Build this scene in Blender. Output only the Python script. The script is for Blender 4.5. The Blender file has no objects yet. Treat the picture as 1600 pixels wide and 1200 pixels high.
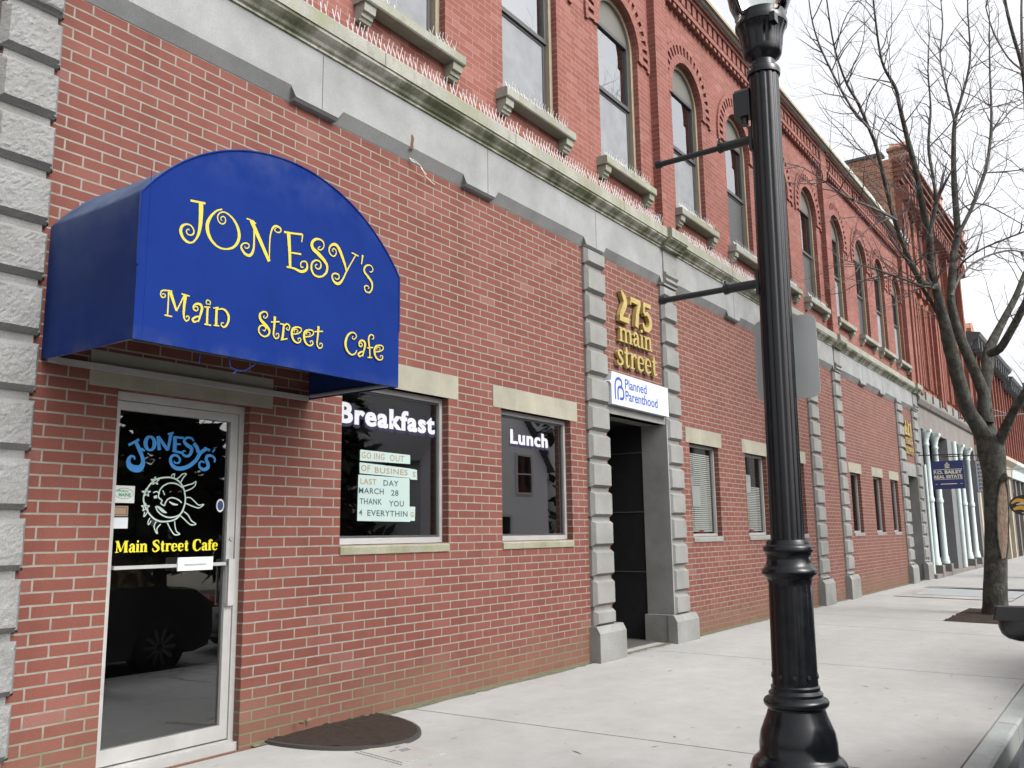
import bpy, bmesh, math, random
from mathutils import Vector, Matrix, noise as mnoise
random.seed(7)
SC = bpy.context.scene
COL = SC.collection
# ---------------------------------------------------------------- camera
cam = bpy.data.cameras.new("camera"); cam.sensor_width = 36.0; cam.lens = 31.307
cam.clip_start = 0.05; cam.clip_end = 3000
cam_o = bpy.data.objects.new("camera", cam); COL.objects.link(cam_o)
cam_o.matrix_world = Matrix(((0.573142, -0.128846, -0.809263, 0.0), (-0.819343, -0.106518, -0.563322, -4.756426),
                             (-0.013619, 0.985927, -0.166619, 1.279886), (0, 0, 0, 1)))
SC.camera = cam_o
# ---------------------------------------------------------------- sky, sun, exposure
SUN_EL, SUN_AZ = math.radians(44), math.radians(178)      # azimuth measured from +y towards +x
world = bpy.data.worlds.new("World"); SC.world = world; world.use_nodes = True
nt = world.node_tree
sky = nt.nodes.new("ShaderNodeTexSky"); sky.sky_type = 'NISHITA'; sky.sun_disc = False
sky.sun_elevation = SUN_EL; sky.sun_rotation = SUN_AZ; sky.air_density = 1.0; sky.dust_density = 6.0; sky.ozone_density = 1.0
hsv = nt.nodes.new("ShaderNodeHueSaturation"); hsv.inputs["Saturation"].default_value = 0.12      # a white overcast
nt.links.new(sky.outputs[0], hsv.inputs["Color"])
bg = nt.nodes["Background"]; bg.inputs["Strength"].default_value = 0.15
nt.links.new(hsv.outputs[0], bg.inputs["Color"])
sun = bpy.data.lights.new("sun", 'SUN'); sun.energy = 0.5; sun.angle = math.radians(25); sun.color = (1.0, 0.97, 0.93)
sun_o = bpy.data.objects.new("sun", sun); COL.objects.link(sun_o)
sd = Vector((math.sin(SUN_AZ) * math.cos(SUN_EL), math.cos(SUN_AZ) * math.cos(SUN_EL), math.sin(SUN_EL)))
sun_o.rotation_euler = sd.to_track_quat('Z', 'Y').to_euler(); sun_o.location = (-4, -20, 30)
SC.view_settings.view_transform = 'Standard'; SC.view_settings.look = 'None'
SC.view_settings.exposure = 1.38; SC.view_settings.gamma = 1.0
SC.cycles.max_bounces = 8; SC.cycles.transparent_max_bounces = 12

# ---------------------------------------------------------------- materials
MATS = {}
def new_mat(name):
    m = bpy.data.materials.new(name); m.use_nodes = True
    t = m.node_tree; b = t.nodes["Principled BSDF"]
    MATS[name] = m
    return m, t, b
def N(t, kind, **kw):
    n = t.nodes.new(kind)
    for k, v in kw.items(): setattr(n, k, v)
    return n
def link(t, a, b): t.links.new(a, b)
def noise_node(t, scale, detail=4, rough=0.55, vec=None):
    n = N(t, "ShaderNodeTexNoise"); n.inputs["Scale"].default_value = scale
    n.inputs["Detail"].default_value = detail; n.inputs["Roughness"].default_value = rough
    if vec is not None: link(t, vec, n.inputs["Vector"])
    return n
def ramp(t, fac, stops):
    r = N(t, "ShaderNodeValToRGB"); e = r.color_ramp.elements
    while len(e) > 1: e.remove(e[-1])
    e[0].position = stops[0][0]; e[0].color = (*stops[0][1], 1)
    for p_, c in stops[1:]:
        x = e.new(p_); x.color = (*c, 1)
    link(t, fac, r.inputs[0]); return r
def mixc(t, fac, a, b, mode='MIX'):
    m = N(t, "ShaderNodeMix", data_type='RGBA', blend_type=mode)
    if hasattr(fac, "links") or hasattr(fac, "is_linked"): link(t, fac, m.inputs[0])
    else: m.inputs[0].default_value = fac
    for s, v in ((m.inputs[6], a), (m.inputs[7], b)):
        if isinstance(v, tuple): s.default_value = (*v, 1) if len(v) == 3 else v
        else: link(t, v, s)
    return m.outputs[2]
def mathn(t, op, a, b=None, clamp=False):
    m = N(t, "ShaderNodeMath", operation=op); m.use_clamp = clamp
    for i, v in enumerate((a, b)):
        if v is None: continue
        if isinstance(v, (int, float)): m.inputs[i].default_value = v
        else: link(t, v, m.inputs[i])
    return m.outputs[0]
def mapr(t, v, a, b, c=0.0, d=1.0):
    m = N(t, "ShaderNodeMapRange"); link(t, v, m.inputs[0])
    for i, x in enumerate((a, b, c, d)): m.inputs[i + 1].default_value = x
    return m.outputs[0]
def bump(t, b, height, strength, dist):
    n = N(t, "ShaderNodeBump"); n.inputs["Strength"].default_value = strength; n.inputs["Distance"].default_value = dist
    link(t, height, n.inputs["Height"]); link(t, n.outputs[0], b.inputs["Normal"]); return n
def pos(t):
    g = N(t, "ShaderNodeNewGeometry"); return g.outputs["Position"]
def plain(name, col, rough=0.6, metal=0.0, var=0.12, scale=9.0, bmp=0.0, bscale=60.0, spec=0.5):
    """a colour with slight procedural unevenness"""
    m, t, b = new_mat(name); p_ = pos(t)
    n = noise_node(t, scale, 5, 0.6, p_)
    c = ramp(t, n.outputs[0], [(0.25, tuple(x * (1 - var) for x in col)), (0.75, tuple(min(1, x * (1 + var)) for x in col))])
    link(t, c.outputs[0], b.inputs["Base Color"])
    rr = mapr(t, n.outputs[0], 0.3, 0.7, max(0.02, rough - 0.06), min(1, rough + 0.06)); link(t, rr, b.inputs["Roughness"])
    b.inputs["Metallic"].default_value = metal; b.inputs["Specular IOR Level"].default_value = spec
    if bmp:
        n2 = noise_node(t, bscale, 4, 0.6, p_); bump(t, b, n2.outputs[0], bmp, 0.004)
    return m
def brick_mat(name, w, h, mort, stops, mortar, bstr, damp=False, wear=0.0, seed=0.0):
    m, t, b = new_mat(name)
    uv = N(t, "ShaderNodeUVMap").outputs[0]; p_ = pos(t)
    wob = noise_node(t, 9, 2, 0.5, uv)                       # slightly uneven joints
    off = N(t, "ShaderNodeVectorMath", operation='SCALE'); off.inputs[3].default_value = 0.0045
    sub = N(t, "ShaderNodeVectorMath", operation='SUBTRACT'); link(t, wob.outputs["Color"], sub.inputs[0]); sub.inputs[1].default_value = (.5, .5, .5)
    link(t, sub.outputs[0], off.inputs[0])
    add = N(t, "ShaderNodeVectorMath", operation='ADD'); link(t, uv, add.inputs[0]); link(t, off.outputs[0], add.inputs[1])
    br = N(t, "ShaderNodeTexBrick"); br.offset = 0.5; br.squash = 1.0
    link(t, add.outputs[0], br.inputs["Vector"])
    br.inputs["Scale"].default_value = 1.0; br.inputs["Brick Width"].default_value = w; br.inputs["Row Height"].default_value = h
    br.inputs["Mortar Size"].default_value = mort; br.inputs["Mortar Smooth"].default_value = 0.15; br.inputs["Bias"].default_value = 0.0
    br.inputs["Color1"].default_value = (0, 0, 0, 1); br.inputs["Color2"].default_value = (1, 1, 1, 1); br.inputs["Mortar"].default_value = (0.5, 0.5, 0.5, 1)
    bc = ramp(t, br.outputs["Color"], stops)
    n1 = noise_node(t, 90, 5, 0.65, p_); n2 = noise_node(t, 1.3, 4, 0.6, p_); n3 = noise_node(t, 14, 4, .6, p_)
    c = mixc(t, 1.0, bc.outputs[0], ramp(t, n1.outputs[0], [(0.3, (.84, .83, .82)), (0.7, (1.1, 1.12, 1.13))]).outputs[0], 'MULTIPLY')
    c = mixc(t, 1.0, c, ramp(t, n2.outputs[0], [(0.3, (.88, .86, .85)), (0.7, (1.08, 1.1, 1.11))]).outputs[0], 'MULTIPLY')
    mp = N(t, "ShaderNodeMapping"); mp.inputs["Scale"].default_value = (3.2, 3.2, .28); link(t, p_, mp.inputs["Vector"])
    n6 = noise_node(t, 1.0, 5, .65, mp.outputs[0]); streak = ramp(t, n6.outputs[0], [(0.32, (.84, .83, .82)), (0.5, (1, 1, 1)), (0.75, (1.07, 1.09, 1.1))]).outputs[0]
    c = mixc(t, 1.0, c, streak, 'MULTIPLY')
    mc = ramp(t, n3.outputs[0], [(0.3, tuple(x * .78 for x in mortar)), (0.7, tuple(min(1, x * 1.12) for x in mortar))]).outputs[0]
    if damp:                                                 # moss and dirt that has grown on the lowest courses
        sep = N(t, "ShaderNodeSeparateXYZ"); link(t, p_, sep.inputs[0])
        n4 = noise_node(t, 2.3, 6, 0.7, p_)
        zz = mathn(t, 'ADD', sep.outputs[2], mathn(t, 'MULTIPLY', mathn(t, 'SUBTRACT', n4.outputs[0], .5), -0.85))
        f = mapr(t, zz, 0.42, 0.12)
        mc = mixc(t, mathn(t, 'MULTIPLY', f, .85), mc, (0.085, 0.095, 0.05))
        c = mixc(t, mathn(t, 'MULTIPLY', f, .42), c, (0.12, 0.075, 0.05))
    if wear:
        n5 = noise_node(t, 5, 7, 0.75, p_); f5 = mapr(t, n5.outputs[0], .62, .8)
        c = mixc(t, mathn(t, 'MULTIPLY', f5, wear), c, (0.42, 0.33, 0.3))
    out = mixc(t, br.outputs["Fac"], c, mc)
    link(t, out, b.inputs["Base Color"]); b.inputs["Roughness"].default_value = 0.85; b.inputs["Specular IOR Level"].default_value = 0.3
    hgt = mathn(t, 'ADD', mathn(t, 'MULTIPLY', mathn(t, 'SUBTRACT', 1.0, br.outputs["Fac"]), 1.0), mathn(t, 'MULTIPLY', n1.outputs[0], .35))
    bump(t, b, hgt, bstr, 0.006)
    return m
def granite(name, base, bstr=0.25, bscale=70, stain=None, speck=0.35):
    m, t, b = new_mat(name); p_ = pos(t)
    a = noise_node(t, 160, 3, .7, p_); c2 = noise_node(t, 2.2, 5, .6, p_); bb = noise_node(t, bscale, 6, .7, p_)
    c = ramp(t, a.outputs[0], [(0.32, tuple(x * (1 - speck) for x in base)), (0.5, base), (0.7, tuple(min(1, x * (1 + speck * .6)) for x in base))]).outputs[0]
    c = mixc(t, 1.0, c, ramp(t, c2.outputs[0], [(0.3, (.74, .735, .71)), (0.7, (1.1, 1.1, 1.1))]).outputs[0], 'MULTIPLY')
    if stain:
        for (col, sc, lo, hi, amt) in stain:
            mp = N(t, "ShaderNodeMapping"); mp.inputs["Scale"].default_value = (1.6, 1.0, .55); link(t, p_, mp.inputs["Vector"])
            s = noise_node(t, sc, 7, .68, mp.outputs[0]); f = mapr(t, s.outputs[0], lo, hi)
            c = mixc(t, mathn(t, 'MULTIPLY', f, amt), c, col)
    link(t, c, b.inputs["Base Color"]); b.inputs["Roughness"].default_value = 0.8; b.inputs["Specular IOR Level"].default_value = 0.3
    bump(t, b, bb.outputs[0], bstr, 0.012)
    return m
def glass_mat(name, tint=(0.68, 0.7, 0.69), ior=1.9, opaque=None):
    """window glass: tinted see-through plus sharp reflections"""
    m, t, b = new_mat(name)
    out = t.nodes["Material Output"]
    fr = N(t, "ShaderNodeFresnel"); fr.inputs[0].default_value = ior
    gl = N(t, "ShaderNodeBsdfGlossy"); gl.inputs["Roughness"].default_value = 0.012; gl.inputs["Color"].default_value = (.95, .97, 1, 1)
    wv = noise_node(t, 1.1, 2, .5, pos(t)); bp = N(t, "ShaderNodeBump"); bp.inputs["Strength"].default_value = 0.012; bp.inputs["Distance"].default_value = 0.05
    link(t, wv.outputs[0], bp.inputs["Height"]); link(t, bp.outputs[0], gl.inputs["Normal"])
    if opaque is None:
        tr = N(t, "ShaderNodeBsdfTransparent"); tr.inputs[0].default_value = (*tint, 1)
    else:
        tr = N(t, "ShaderNodeBsdfDiffuse"); tr.inputs[0].default_value = (*opaque, 1)
    mx = N(t, "ShaderNodeMixShader"); link(t, fr.outputs[0], mx.inputs[0]); link(t, tr.outputs[0], mx.inputs[1]); link(t, gl.outputs[0], mx.inputs[2])
    link(t, mx.outputs[0], out.inputs["Surface"]); return m

RED = [(0.0, (.110, .034, .0245)), (.3, (.120, .0375, .0270)), (.8, (.128, .0415, .030)), (.96, (.138, .050, .038)), (1.0, (.152, .066, .054))]
brick_mat("new_red_brick", .2225, .0677, .0056, RED, (.175, .16, .135), .5, damp=True, wear=.12)
brick_mat("old_red_brick", .205, .064, .0036, [(0, (.15, .050, .038)), (.5, (.166, .056, .043)), (.85, (.18, .066, .052)), (1, (.2, .087, .071))], (.25, .135, .108), .42, wear=.12)
brick_mat("orange_brick", .205, .064, .003, [(0, (.18, .056, .034)), (.5, (.215, .07, .042)), (1, (.24, .09, .056))], (.26, .12, .085), .3, wear=.2)
brick_mat("dark_orange_brick", .205, .064, .003, [(0, (.135, .04, .028)), (.5, (.165, .05, .034)), (1, (.19, .065, .045))], (.2, .1, .075), .3, wear=.2)
brick_mat("worn_common_brick", .21, .068, .006, [(0, (.2, .07, .045)), (.5, (.3, .12, .07)), (1, (.4, .2, .13))], (.36, .3, .25), .5, wear=.7)
granite("grey_granite", (.185, .185, .178), .3, 60, stain=[((.13, .13, .115), 1.9, .52, .75, .5)])
granite("rough_granite", (.185, .186, .183), .7, 34, stain=[((.15, .15, .14), 2.6, .52, .75, .5)])
granite("frieze_granite", (.205, .211, .212), .15, 90, stain=[((.22, .215, .195), 1.2, .5, .8, .6)], speck=.25)
granite("mossy_granite", (.36, .355, .31), .3, 60, stain=[((.095, .105, .05), 1.3, .40, .60, .9), ((.05, .055, .032), 2.6, .44, .66, .7)])
granite("ledge_granite", (.235, .235, .21), .25, 60, stain=[((.15, .16, .085), 1.5, .44, .68, .75), ((.17, .125, .06), 2.4, .58, .72, .55), ((.08, .085, .06), 5.0, .56, .7, .5)])
granite("mossy_sill_stone", (.22, .215, .165), .4, 60, stain=[((.12, .12, .05), 2.2, .45, .7, .8)])
granite("sandy_lintel_stone", (.215, .205, .165), .2, 80, stain=[((.3, .28, .2), 1.8, .5, .75, .6)], speck=.12)
granite("kerb_granite", (.27, .285, .28), .4, 60, stain=[((.2, .2, .19), 2.0, .5, .75, .6)])
granite("brown_stone", (.165, .15, .14), .3, 60, stain=[((.12, .11, .1), 1.2, .48, .7, .6)])

def concrete(name, base, dark):
    m, t, b = new_mat(name); p_ = pos(t)
    mp = N(t, "ShaderNodeMapping"); mp.inputs["Scale"].default_value = (.35, 1.1, 1); mp.inputs["Rotation"].default_value = (0, 0, .15); link(t, p_, mp.inputs["Vector"])
    big = noise_node(t, .9, 6, .62, mp.outputs[0]); fine = noise_node(t, 220, 3, .7, p_); sp = noise_node(t, 16, 3, .5, mp.outputs[0]); med = noise_node(t, 5, 6, .7, p_)
    c = ramp(t, big.outputs[0], [(.28, dark), (.45, tuple((x + y) / 2 for x, y in zip(base, dark))), (.6, base), (.8, tuple(x * 1.1 for x in base))]).outputs[0]
    c = mixc(t, 1.0, c, ramp(t, fine.outputs[0], [(.3, (.88, .88, .87)), (.7, (1.08, 1.08, 1.08))]).outputs[0], 'MULTIPLY')
    c = mixc(t, 1.0, c, ramp(t, med.outputs[0], [(.3, (.90, .895, .88)), (.65, (1.03, 1.03, 1.03))]).outputs[0], 'MULTIPLY')
    c = mixc(t, mapr(t, sp.outputs[0], .68, .75, 0, .4), c, (.085, .072, .06))
    vo = N(t, "ShaderNodeTexVoronoi"); vo.inputs["Scale"].default_value = 2.4; link(t, p_, vo.inputs["Vector"])          # trodden gum spots
    c = mixc(t, mapr(t, vo.outputs["Distance"], .055, .03, 0, .45), c, (.12, .115, .105))
    link(t, c, b.inputs["Base Color"]); b.inputs["Roughness"].default_value = .85; b.inputs["Specular IOR Level"].default_value = .3
    bump(t, b, fine.outputs[0], .15, .003); return m
concrete("sidewalk_concrete", (.265, .264, .258), (.225, .223, .215))
concrete("far_concrete", (.27, .262, .245), (.2, .19, .18))
plain("joint_dirt", (.075, .07, .06), .95)
plain("mossy_joint", (.075, .075, .045), .95, var=.5, scale=30)
plain("asphalt", (.055, .055, .058), .9, var=.25, scale=40, bmp=.5, bscale=150)
plain("earth", (.09, .075, .05), .95, var=.3)
plain("black_iron", (.005, .0055, .007), .22, var=.25, scale=14, bmp=.06, bscale=40, spec=.28)
plain("black_metal", (.012, .0125, .014), .42, var=.2, spec=.35)
plain("aluminium", (.33, .325, .315), .45, .35, var=.1, scale=6)
plain("tan_frame", (.20, .165, .115), .6, var=.12)
plain("panel_taupe", (.08, .077, .066), .6, var=.06, scale=3)
plain("dark_sash", (.035, .035, .036), .5)
plain("insect_screen", (.165, .172, .182), .9, var=.2, scale=5)
plain("curtain", (.42, .44, .46), .9, var=.12, scale=5)
plain("blind", (.55, .56, .52), .7, var=.08)
plain("dark_room", (.035, .034, .033), .9)
plain("room_floor", (.06, .055, .05), .6)
plain("black_panel", (.004, .004, .0045), .6, var=.2)
plain("seam", (.06, .06, .06), .5)
plain("white_paint", (.7, .7, .7), .5, var=.04)
plain("sign_white", (.40, .43, .47), .45, var=.03)
plain("sign_blue", (.018, .045, .24), .5, var=.05)
plain("navy", (.016, .028, .11), .5, var=.08)
plain("sign_black", (.015, .015, .017), .5)
plain("sign_cream", (.62, .6, .5), .5, var=.05)
plain("yellow_ink", (.36, .30, .025), .8, var=.06)
plain("vinyl_yellow", (.5, .43, .012), .5, var=.05)
plain("vinyl_blue", (.02, .18, .45), .5, var=.05)
plain("vinyl_pale", (.33, .41, .36), .5, var=.08)
plain("vinyl_white", (.36, .365, .39), .8, var=.03)
plain("vinyl_shadow", (.022, .02, .04), .9, spec=.1)
plain("paper_mint", (.24, .31, .29), .8, var=.03, scale=3)
plain("ink_dark", (.03, .045, .06), .7)
plain("ink_tan", (.19, .13, .085), .7)
plain("paper_white", (.45, .46, .45), .8, var=.03)
plain("gold", (.33, .25, .085), .42, .25, var=.2, scale=20)
plain("sign_back", (.30, .31, .312), .5, .15, var=.06, scale=6)
plain("wire", (.55, .52, .46), .6)
plain("spike_white", (.42, .415, .415), .4)
plain("rust", (.075, .035, .016), .9, var=.4, scale=30)
plain("mulch", (.026, .018, .014), .95, var=.5, scale=60, bmp=1.0, bscale=55, spec=.15)
plain("mulch_edge", (.025, .022, .02), .85)
plain("leaf_litter", (.11, .065, .04), .9, var=.3)
plain("steel_plate", (.26, .28, .29), .6, .3, var=.15, scale=12)
plain("hatch_edge", (.10, .10, .13), .6, .3)
plain("copper_green", (.38, .45, .41), .7, var=.12, scale=6)
plain("slate", (.055, .06, .065), .6, var=.25)
plain("car_paint", (.02, .021, .025), .16, var=.05)
plain("red_paint", (.30, .02, .02), .2, var=.05)
plain("mirror_shell", (.018, .019, .02), .3, var=.08)
plain("car_trim", (.008, .008, .009), .55, spec=.3)
plain("rubber", (.015, .015, .015), .85)
plain("wheel_silver", (.12, .12, .125), .35, .6)
plain("clapboard", (.86, .87, .88), .7, var=.05)
plain("roof_shingle", (.09, .09, .095), .9, var=.2, scale=30)
plain("conifer_green", (.018, .028, .014), .85, var=.5, scale=2)
plain("sticker_green", (.03, .2, .1), .6)
plain("orange_enamel", (.55, .28, .03), .5)
plain("storefront_purple", (.045, .036, .085), .6, var=.15)
plain("storefront_grey", (.13, .13, .135), .7, var=.12)
plain("pale_green_paint", (.45, .52, .5), .5, var=.04)
plain("weathered_tan", (.33, .29, .22), .8, var=.15)
plain("far_dark", (.03, .028, .028), .7)
glass_mat("pane_glass", ior=2.25); glass_mat("mirror_glass", (.6, .62, .62), 3.3); glass_mat("clear_glass", (.92, .94, .93), 1.6); glass_mat("upper_glass", (.7, .74, .76), 4.2); glass_mat("dark_glass", opaque=(.02, .02, .022), ior=1.7)
glass_mat("lamp_glass", (.82, .84, .82), 1.5)
def bark(name, base, lich, green):
    m, t, b = new_mat(name); p_ = pos(t)
    mp = N(t, "ShaderNodeMapping"); mp.inputs["Scale"].default_value = (1, 1, .35); link(t, p_, mp.inputs["Vector"])
    a = noise_node(t, 22, 7, .7, mp.outputs[0]); g = noise_node(t, 6, 6, .72, p_); h = noise_node(t, 3, 4, .6, p_)
    c = ramp(t, a.outputs[0], [(.3, tuple(x * .45 for x in base)), (.55, base), (.75, tuple(x * 1.5 for x in base))]).outputs[0]
    c = mixc(t, mapr(t, g.outputs[0], .47, .6, 0, .85), c, lich); c = mixc(t, mapr(t, h.outputs[0], .5, .7, 0, .5), c, green)
    link(t, c, b.inputs["Base Color"]); b.inputs["Roughness"].default_value = .95; bump(t, b, a.outputs[0], 1.0, .05); return m
bark("bark", (.040, .036, .031), (.09, .096, .076), (.030, .042, .02))
bark("twig_bark", (.105, .088, .09), (.14, .128, .125), (.05, .045, .04))
bark("bare_wood", (.19, .125, .095), (.26, .19, .13), (.11, .075, .055))
def awning_mat():
    m, t, b = new_mat("awning_canvas"); p_ = pos(t)
    sep = N(t, "ShaderNodeSeparateXYZ"); link(t, N(t, "ShaderNodeNewGeometry").outputs["Normal"], sep.inputs[0])
    sp = N(t, "ShaderNodeSeparateXYZ"); link(t, p_, sp.inputs[0])
    n = noise_node(t, 3.2, 6, .65, p_); n2 = noise_node(t, 400, 2, .5, p_)
    c = ramp(t, n.outputs[0], [(.3, (.003, .0145, .10)), (.7, (.004, .0185, .12))]).outputs[0]
    # paler patches on the top and upper edge; grime on the end panel next to the pillar
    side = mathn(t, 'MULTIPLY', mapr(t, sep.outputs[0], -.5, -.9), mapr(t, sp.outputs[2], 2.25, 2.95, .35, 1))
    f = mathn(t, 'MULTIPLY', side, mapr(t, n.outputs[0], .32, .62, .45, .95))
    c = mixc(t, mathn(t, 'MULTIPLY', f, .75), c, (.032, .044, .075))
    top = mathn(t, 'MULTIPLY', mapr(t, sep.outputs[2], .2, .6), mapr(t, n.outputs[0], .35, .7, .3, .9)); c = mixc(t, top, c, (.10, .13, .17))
    edge = mathn(t, 'MULTIPLY', mapr(t, sp.outputs[2], 3.15, 3.48), mapr(t, n.outputs[0], .4, .65, 0, .28)); c = mixc(t, edge, c, (.08, .09, .13))
    low = mathn(t, 'MULTIPLY', mapr(t, sp.outputs[2], 2.32, 2.24), mapr(t, n.outputs[0], .48, .66, 0, .3)); c = mixc(t, low, c, (.07, .075, .07))
    link(t, c, b.inputs["Base Color"]); b.inputs["Roughness"].default_value = .85; b.inputs["Specular IOR Level"].default_value = .08
    n7 = noise_node(t, 2.6, 3, .5, p_); bump(t, b, mathn(t, "ADD", n7.outputs[0], mathn(t, "MULTIPLY", n2.outputs[0], .02)), .5, .02)
awning_mat()

# ---------------------------------------------------------------- mesh helpers
class MB:
    def __init__(s): s.v = []; s.f = []; s.sm = []
    def add(s, vs, fs, smooth=False):
        o = len(s.v); s.v += [tuple(v) for v in vs]; s.f += [tuple(o + i for i in f) for f in fs]; s.sm += [smooth] * len(fs); return s
    def box(s, x0, x1, y0, y1, z0, z1):
        return s.add([(x0, y0, z0), (x1, y0, z0), (x1, y1, z0), (x0, y1, z0), (x0, y0, z1), (x1, y0, z1), (x1, y1, z1), (x0, y1, z1)],
                     [(0, 3, 2, 1), (4, 5, 6, 7), (0, 1, 5, 4), (1, 2, 6, 5), (2, 3, 7, 6), (3, 0, 4, 7)])
    def quad(s, a, b, c, d): return s.add([a, b, c, d], [(0, 1, 2, 3)])
    def frustum(s, x0, x1, z0, z1, yb, ym, yf, ins):
        """block standing out from a wall towards -y, its front edges chamfered"""
        P = [(x0, yb, z0), (x1, yb, z0), (x1, yb, z1), (x0, yb, z1), (x0, ym, z0), (x1, ym, z0), (x1, ym, z1), (x0, ym, z1),
             (x0 + ins, yf, z0 + ins), (x1 - ins, yf, z0 + ins), (x1 - ins, yf, z1 - ins), (x0 + ins, yf, z1 - ins)]
        F = [(0, 1, 5, 4), (1, 2, 6, 5), (2, 3, 7, 6), (3, 0, 4, 7), (4, 5, 9, 8), (5, 6, 10, 9), (6, 7, 11, 10), (7, 4, 8, 11), (8, 9, 10, 11)]
        return s.add(P, F)
    def extrude(s, poly, y0, y1):
        """poly in (x, z), clockwise or not, made into a slab between y0 (front) and y1"""
        n = len(poly); a = sum(poly[i][0] * poly[(i + 1) % n][1] - poly[(i + 1) % n][0] * poly[i][1] for i in range(n))
        if a < 0: poly = poly[::-1]
        vs = [(x, y0, z) for x, z in poly] + [(x, y1, z) for x, z in poly]
        fs = [tuple(range(n)), tuple(range(2 * n - 1, n - 1, -1))] + [(i, i + n, (i + 1) % n + n, (i + 1) % n) for i in range(n)]
        return s.add(vs, fs)
    def sweep_x(s, prof, x0, x1):
        """profile of (y, z) swept along x"""
        n = len(prof); vs = [(x0, y, z) for y, z in prof] + [(x1, y, z) for y, z in prof]
        fs = [(i, i + n, (i + 1) % n + n, (i + 1) % n) for i in range(n)] + [tuple(range(n)), tuple(range(2 * n - 1, n - 1, -1))]
        a = sum(prof[i][0] * prof[(i + 1) % n][1] - prof[(i + 1) % n][0] * prof[i][1] for i in range(n))
        if a < 0: fs = [f[::-1] for f in fs]
        fs = [f[::-1] for f in fs]
        return s.add(vs, fs)
    def lathe(s, prof, cx, cy, n=24, lean=(0, 0), flute=None, smooth=True):
        vs = []; fs = []
        for (z, r) in prof:
            for k in range(n):
                a = 2 * math.pi * k / n
                rr = r * (1 + (flute(a) if flute else 0))
                vs.append((cx + lean[0] * z + rr * math.cos(a), cy + lean[1] * z + rr * math.sin(a), z))
        for i in range(len(prof) - 1):
            for k in range(n): fs.append((i * n + k, i * n + (k + 1) % n, (i + 1) * n + (k + 1) % n, (i + 1) * n + k))
        fs.append(tuple(range(n - 1, -1, -1))); fs.append(tuple(range((len(prof) - 1) * n, len(prof) * n)))
        return s.add(vs, fs, smooth)
    def tube(s, pts, rad, n=6, cap=True):
        if not hasattr(rad, '__len__'): rad = [rad] * len(pts)
        pts = [Vector(p_) for p_ in pts]; vs = []; fs = []; ref = None
        for i, p_ in enumerate(pts):
            d = (pts[min(i + 1, len(pts) - 1)] - pts[max(i - 1, 0)]); d = d.normalized() if d.length > 1e-9 else Vector((0, 0, 1))
            if ref is None: ref = d.orthogonal().normalized()
            ref = (ref - d * ref.dot(d)); ref = ref.normalized() if ref.length > 1e-6 else d.orthogonal().normalized()
            b = d.cross(ref)
            for k in range(n):
                a = 2 * math.pi * k / n; vs.append(p_ + (ref * math.cos(a) + b * math.sin(a)) * rad[i])
        for i in range(len(pts) - 1):
            for k in range(n): fs.append((i * n + k, i * n + (k + 1) % n, (i + 1) * n + (k + 1) % n, (i + 1) * n + k))
        if cap: fs.append(tuple(range(n - 1, -1, -1))); fs.append(tuple(range((len(pts) - 1) * n, len(pts) * n)))
        return s.add(vs, fs, n > 4)
    def build(s, name, mat, parent=None, weld=False):
        me = bpy.data.meshes.new(name); L = ROOT_LOC.get(parent, Vector((0, 0, 0))) if parent else Vector((0, 0, 0))
        me.from_pydata([(v[0] - L[0], v[1] - L[1], v[2] - L[2]) for v in s.v], [], s.f)
        uvl = me.uv_layers.new(name="UVMap"); uv = [0.0] * (2 * len(me.loops))
        for p_ in me.polygons:
            nx, ny, nz = map(abs, p_.normal)
            for li in p_.loop_indices:
                v = s.v[me.loops[li].vertex_index]
                if nz > nx and nz > ny: u, w = v[0], v[1]
                elif nx > ny: u, w = v[1] + 0.11, v[2]
                else: u, w = v[0], v[2]
                uv[2 * li] = u; uv[2 * li + 1] = w
        uvl.data.foreach_set("uv", uv)
        me.polygons.foreach_set("use_smooth", s.sm)
        if any(s.sm): me.set_sharp_from_angle(angle=math.radians(38))
        me.materials.append(MATS[mat]); o = bpy.data.objects.new(name, me); COL.objects.link(o)
        if parent: o.parent = parent; ROOT_LOC[o] = L
        return o
ROOT_LOC = {}
def thing(name, label, cat, loc=(0, 0, 0), group=None):
    o = bpy.data.objects.new(name, None); COL.objects.link(o); o.location = loc; o.empty_display_size = .2
    o["label"] = label; o["category"] = cat
    if group: o["group"] = group
    ROOT_LOC[o] = Vector(loc); return o
def tag(o, label, cat, group=None):
    o["label"] = label; o["category"] = cat
    if group: o["group"] = group
    return o
def struct(o): o["kind"] = "structure"; return o

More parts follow.
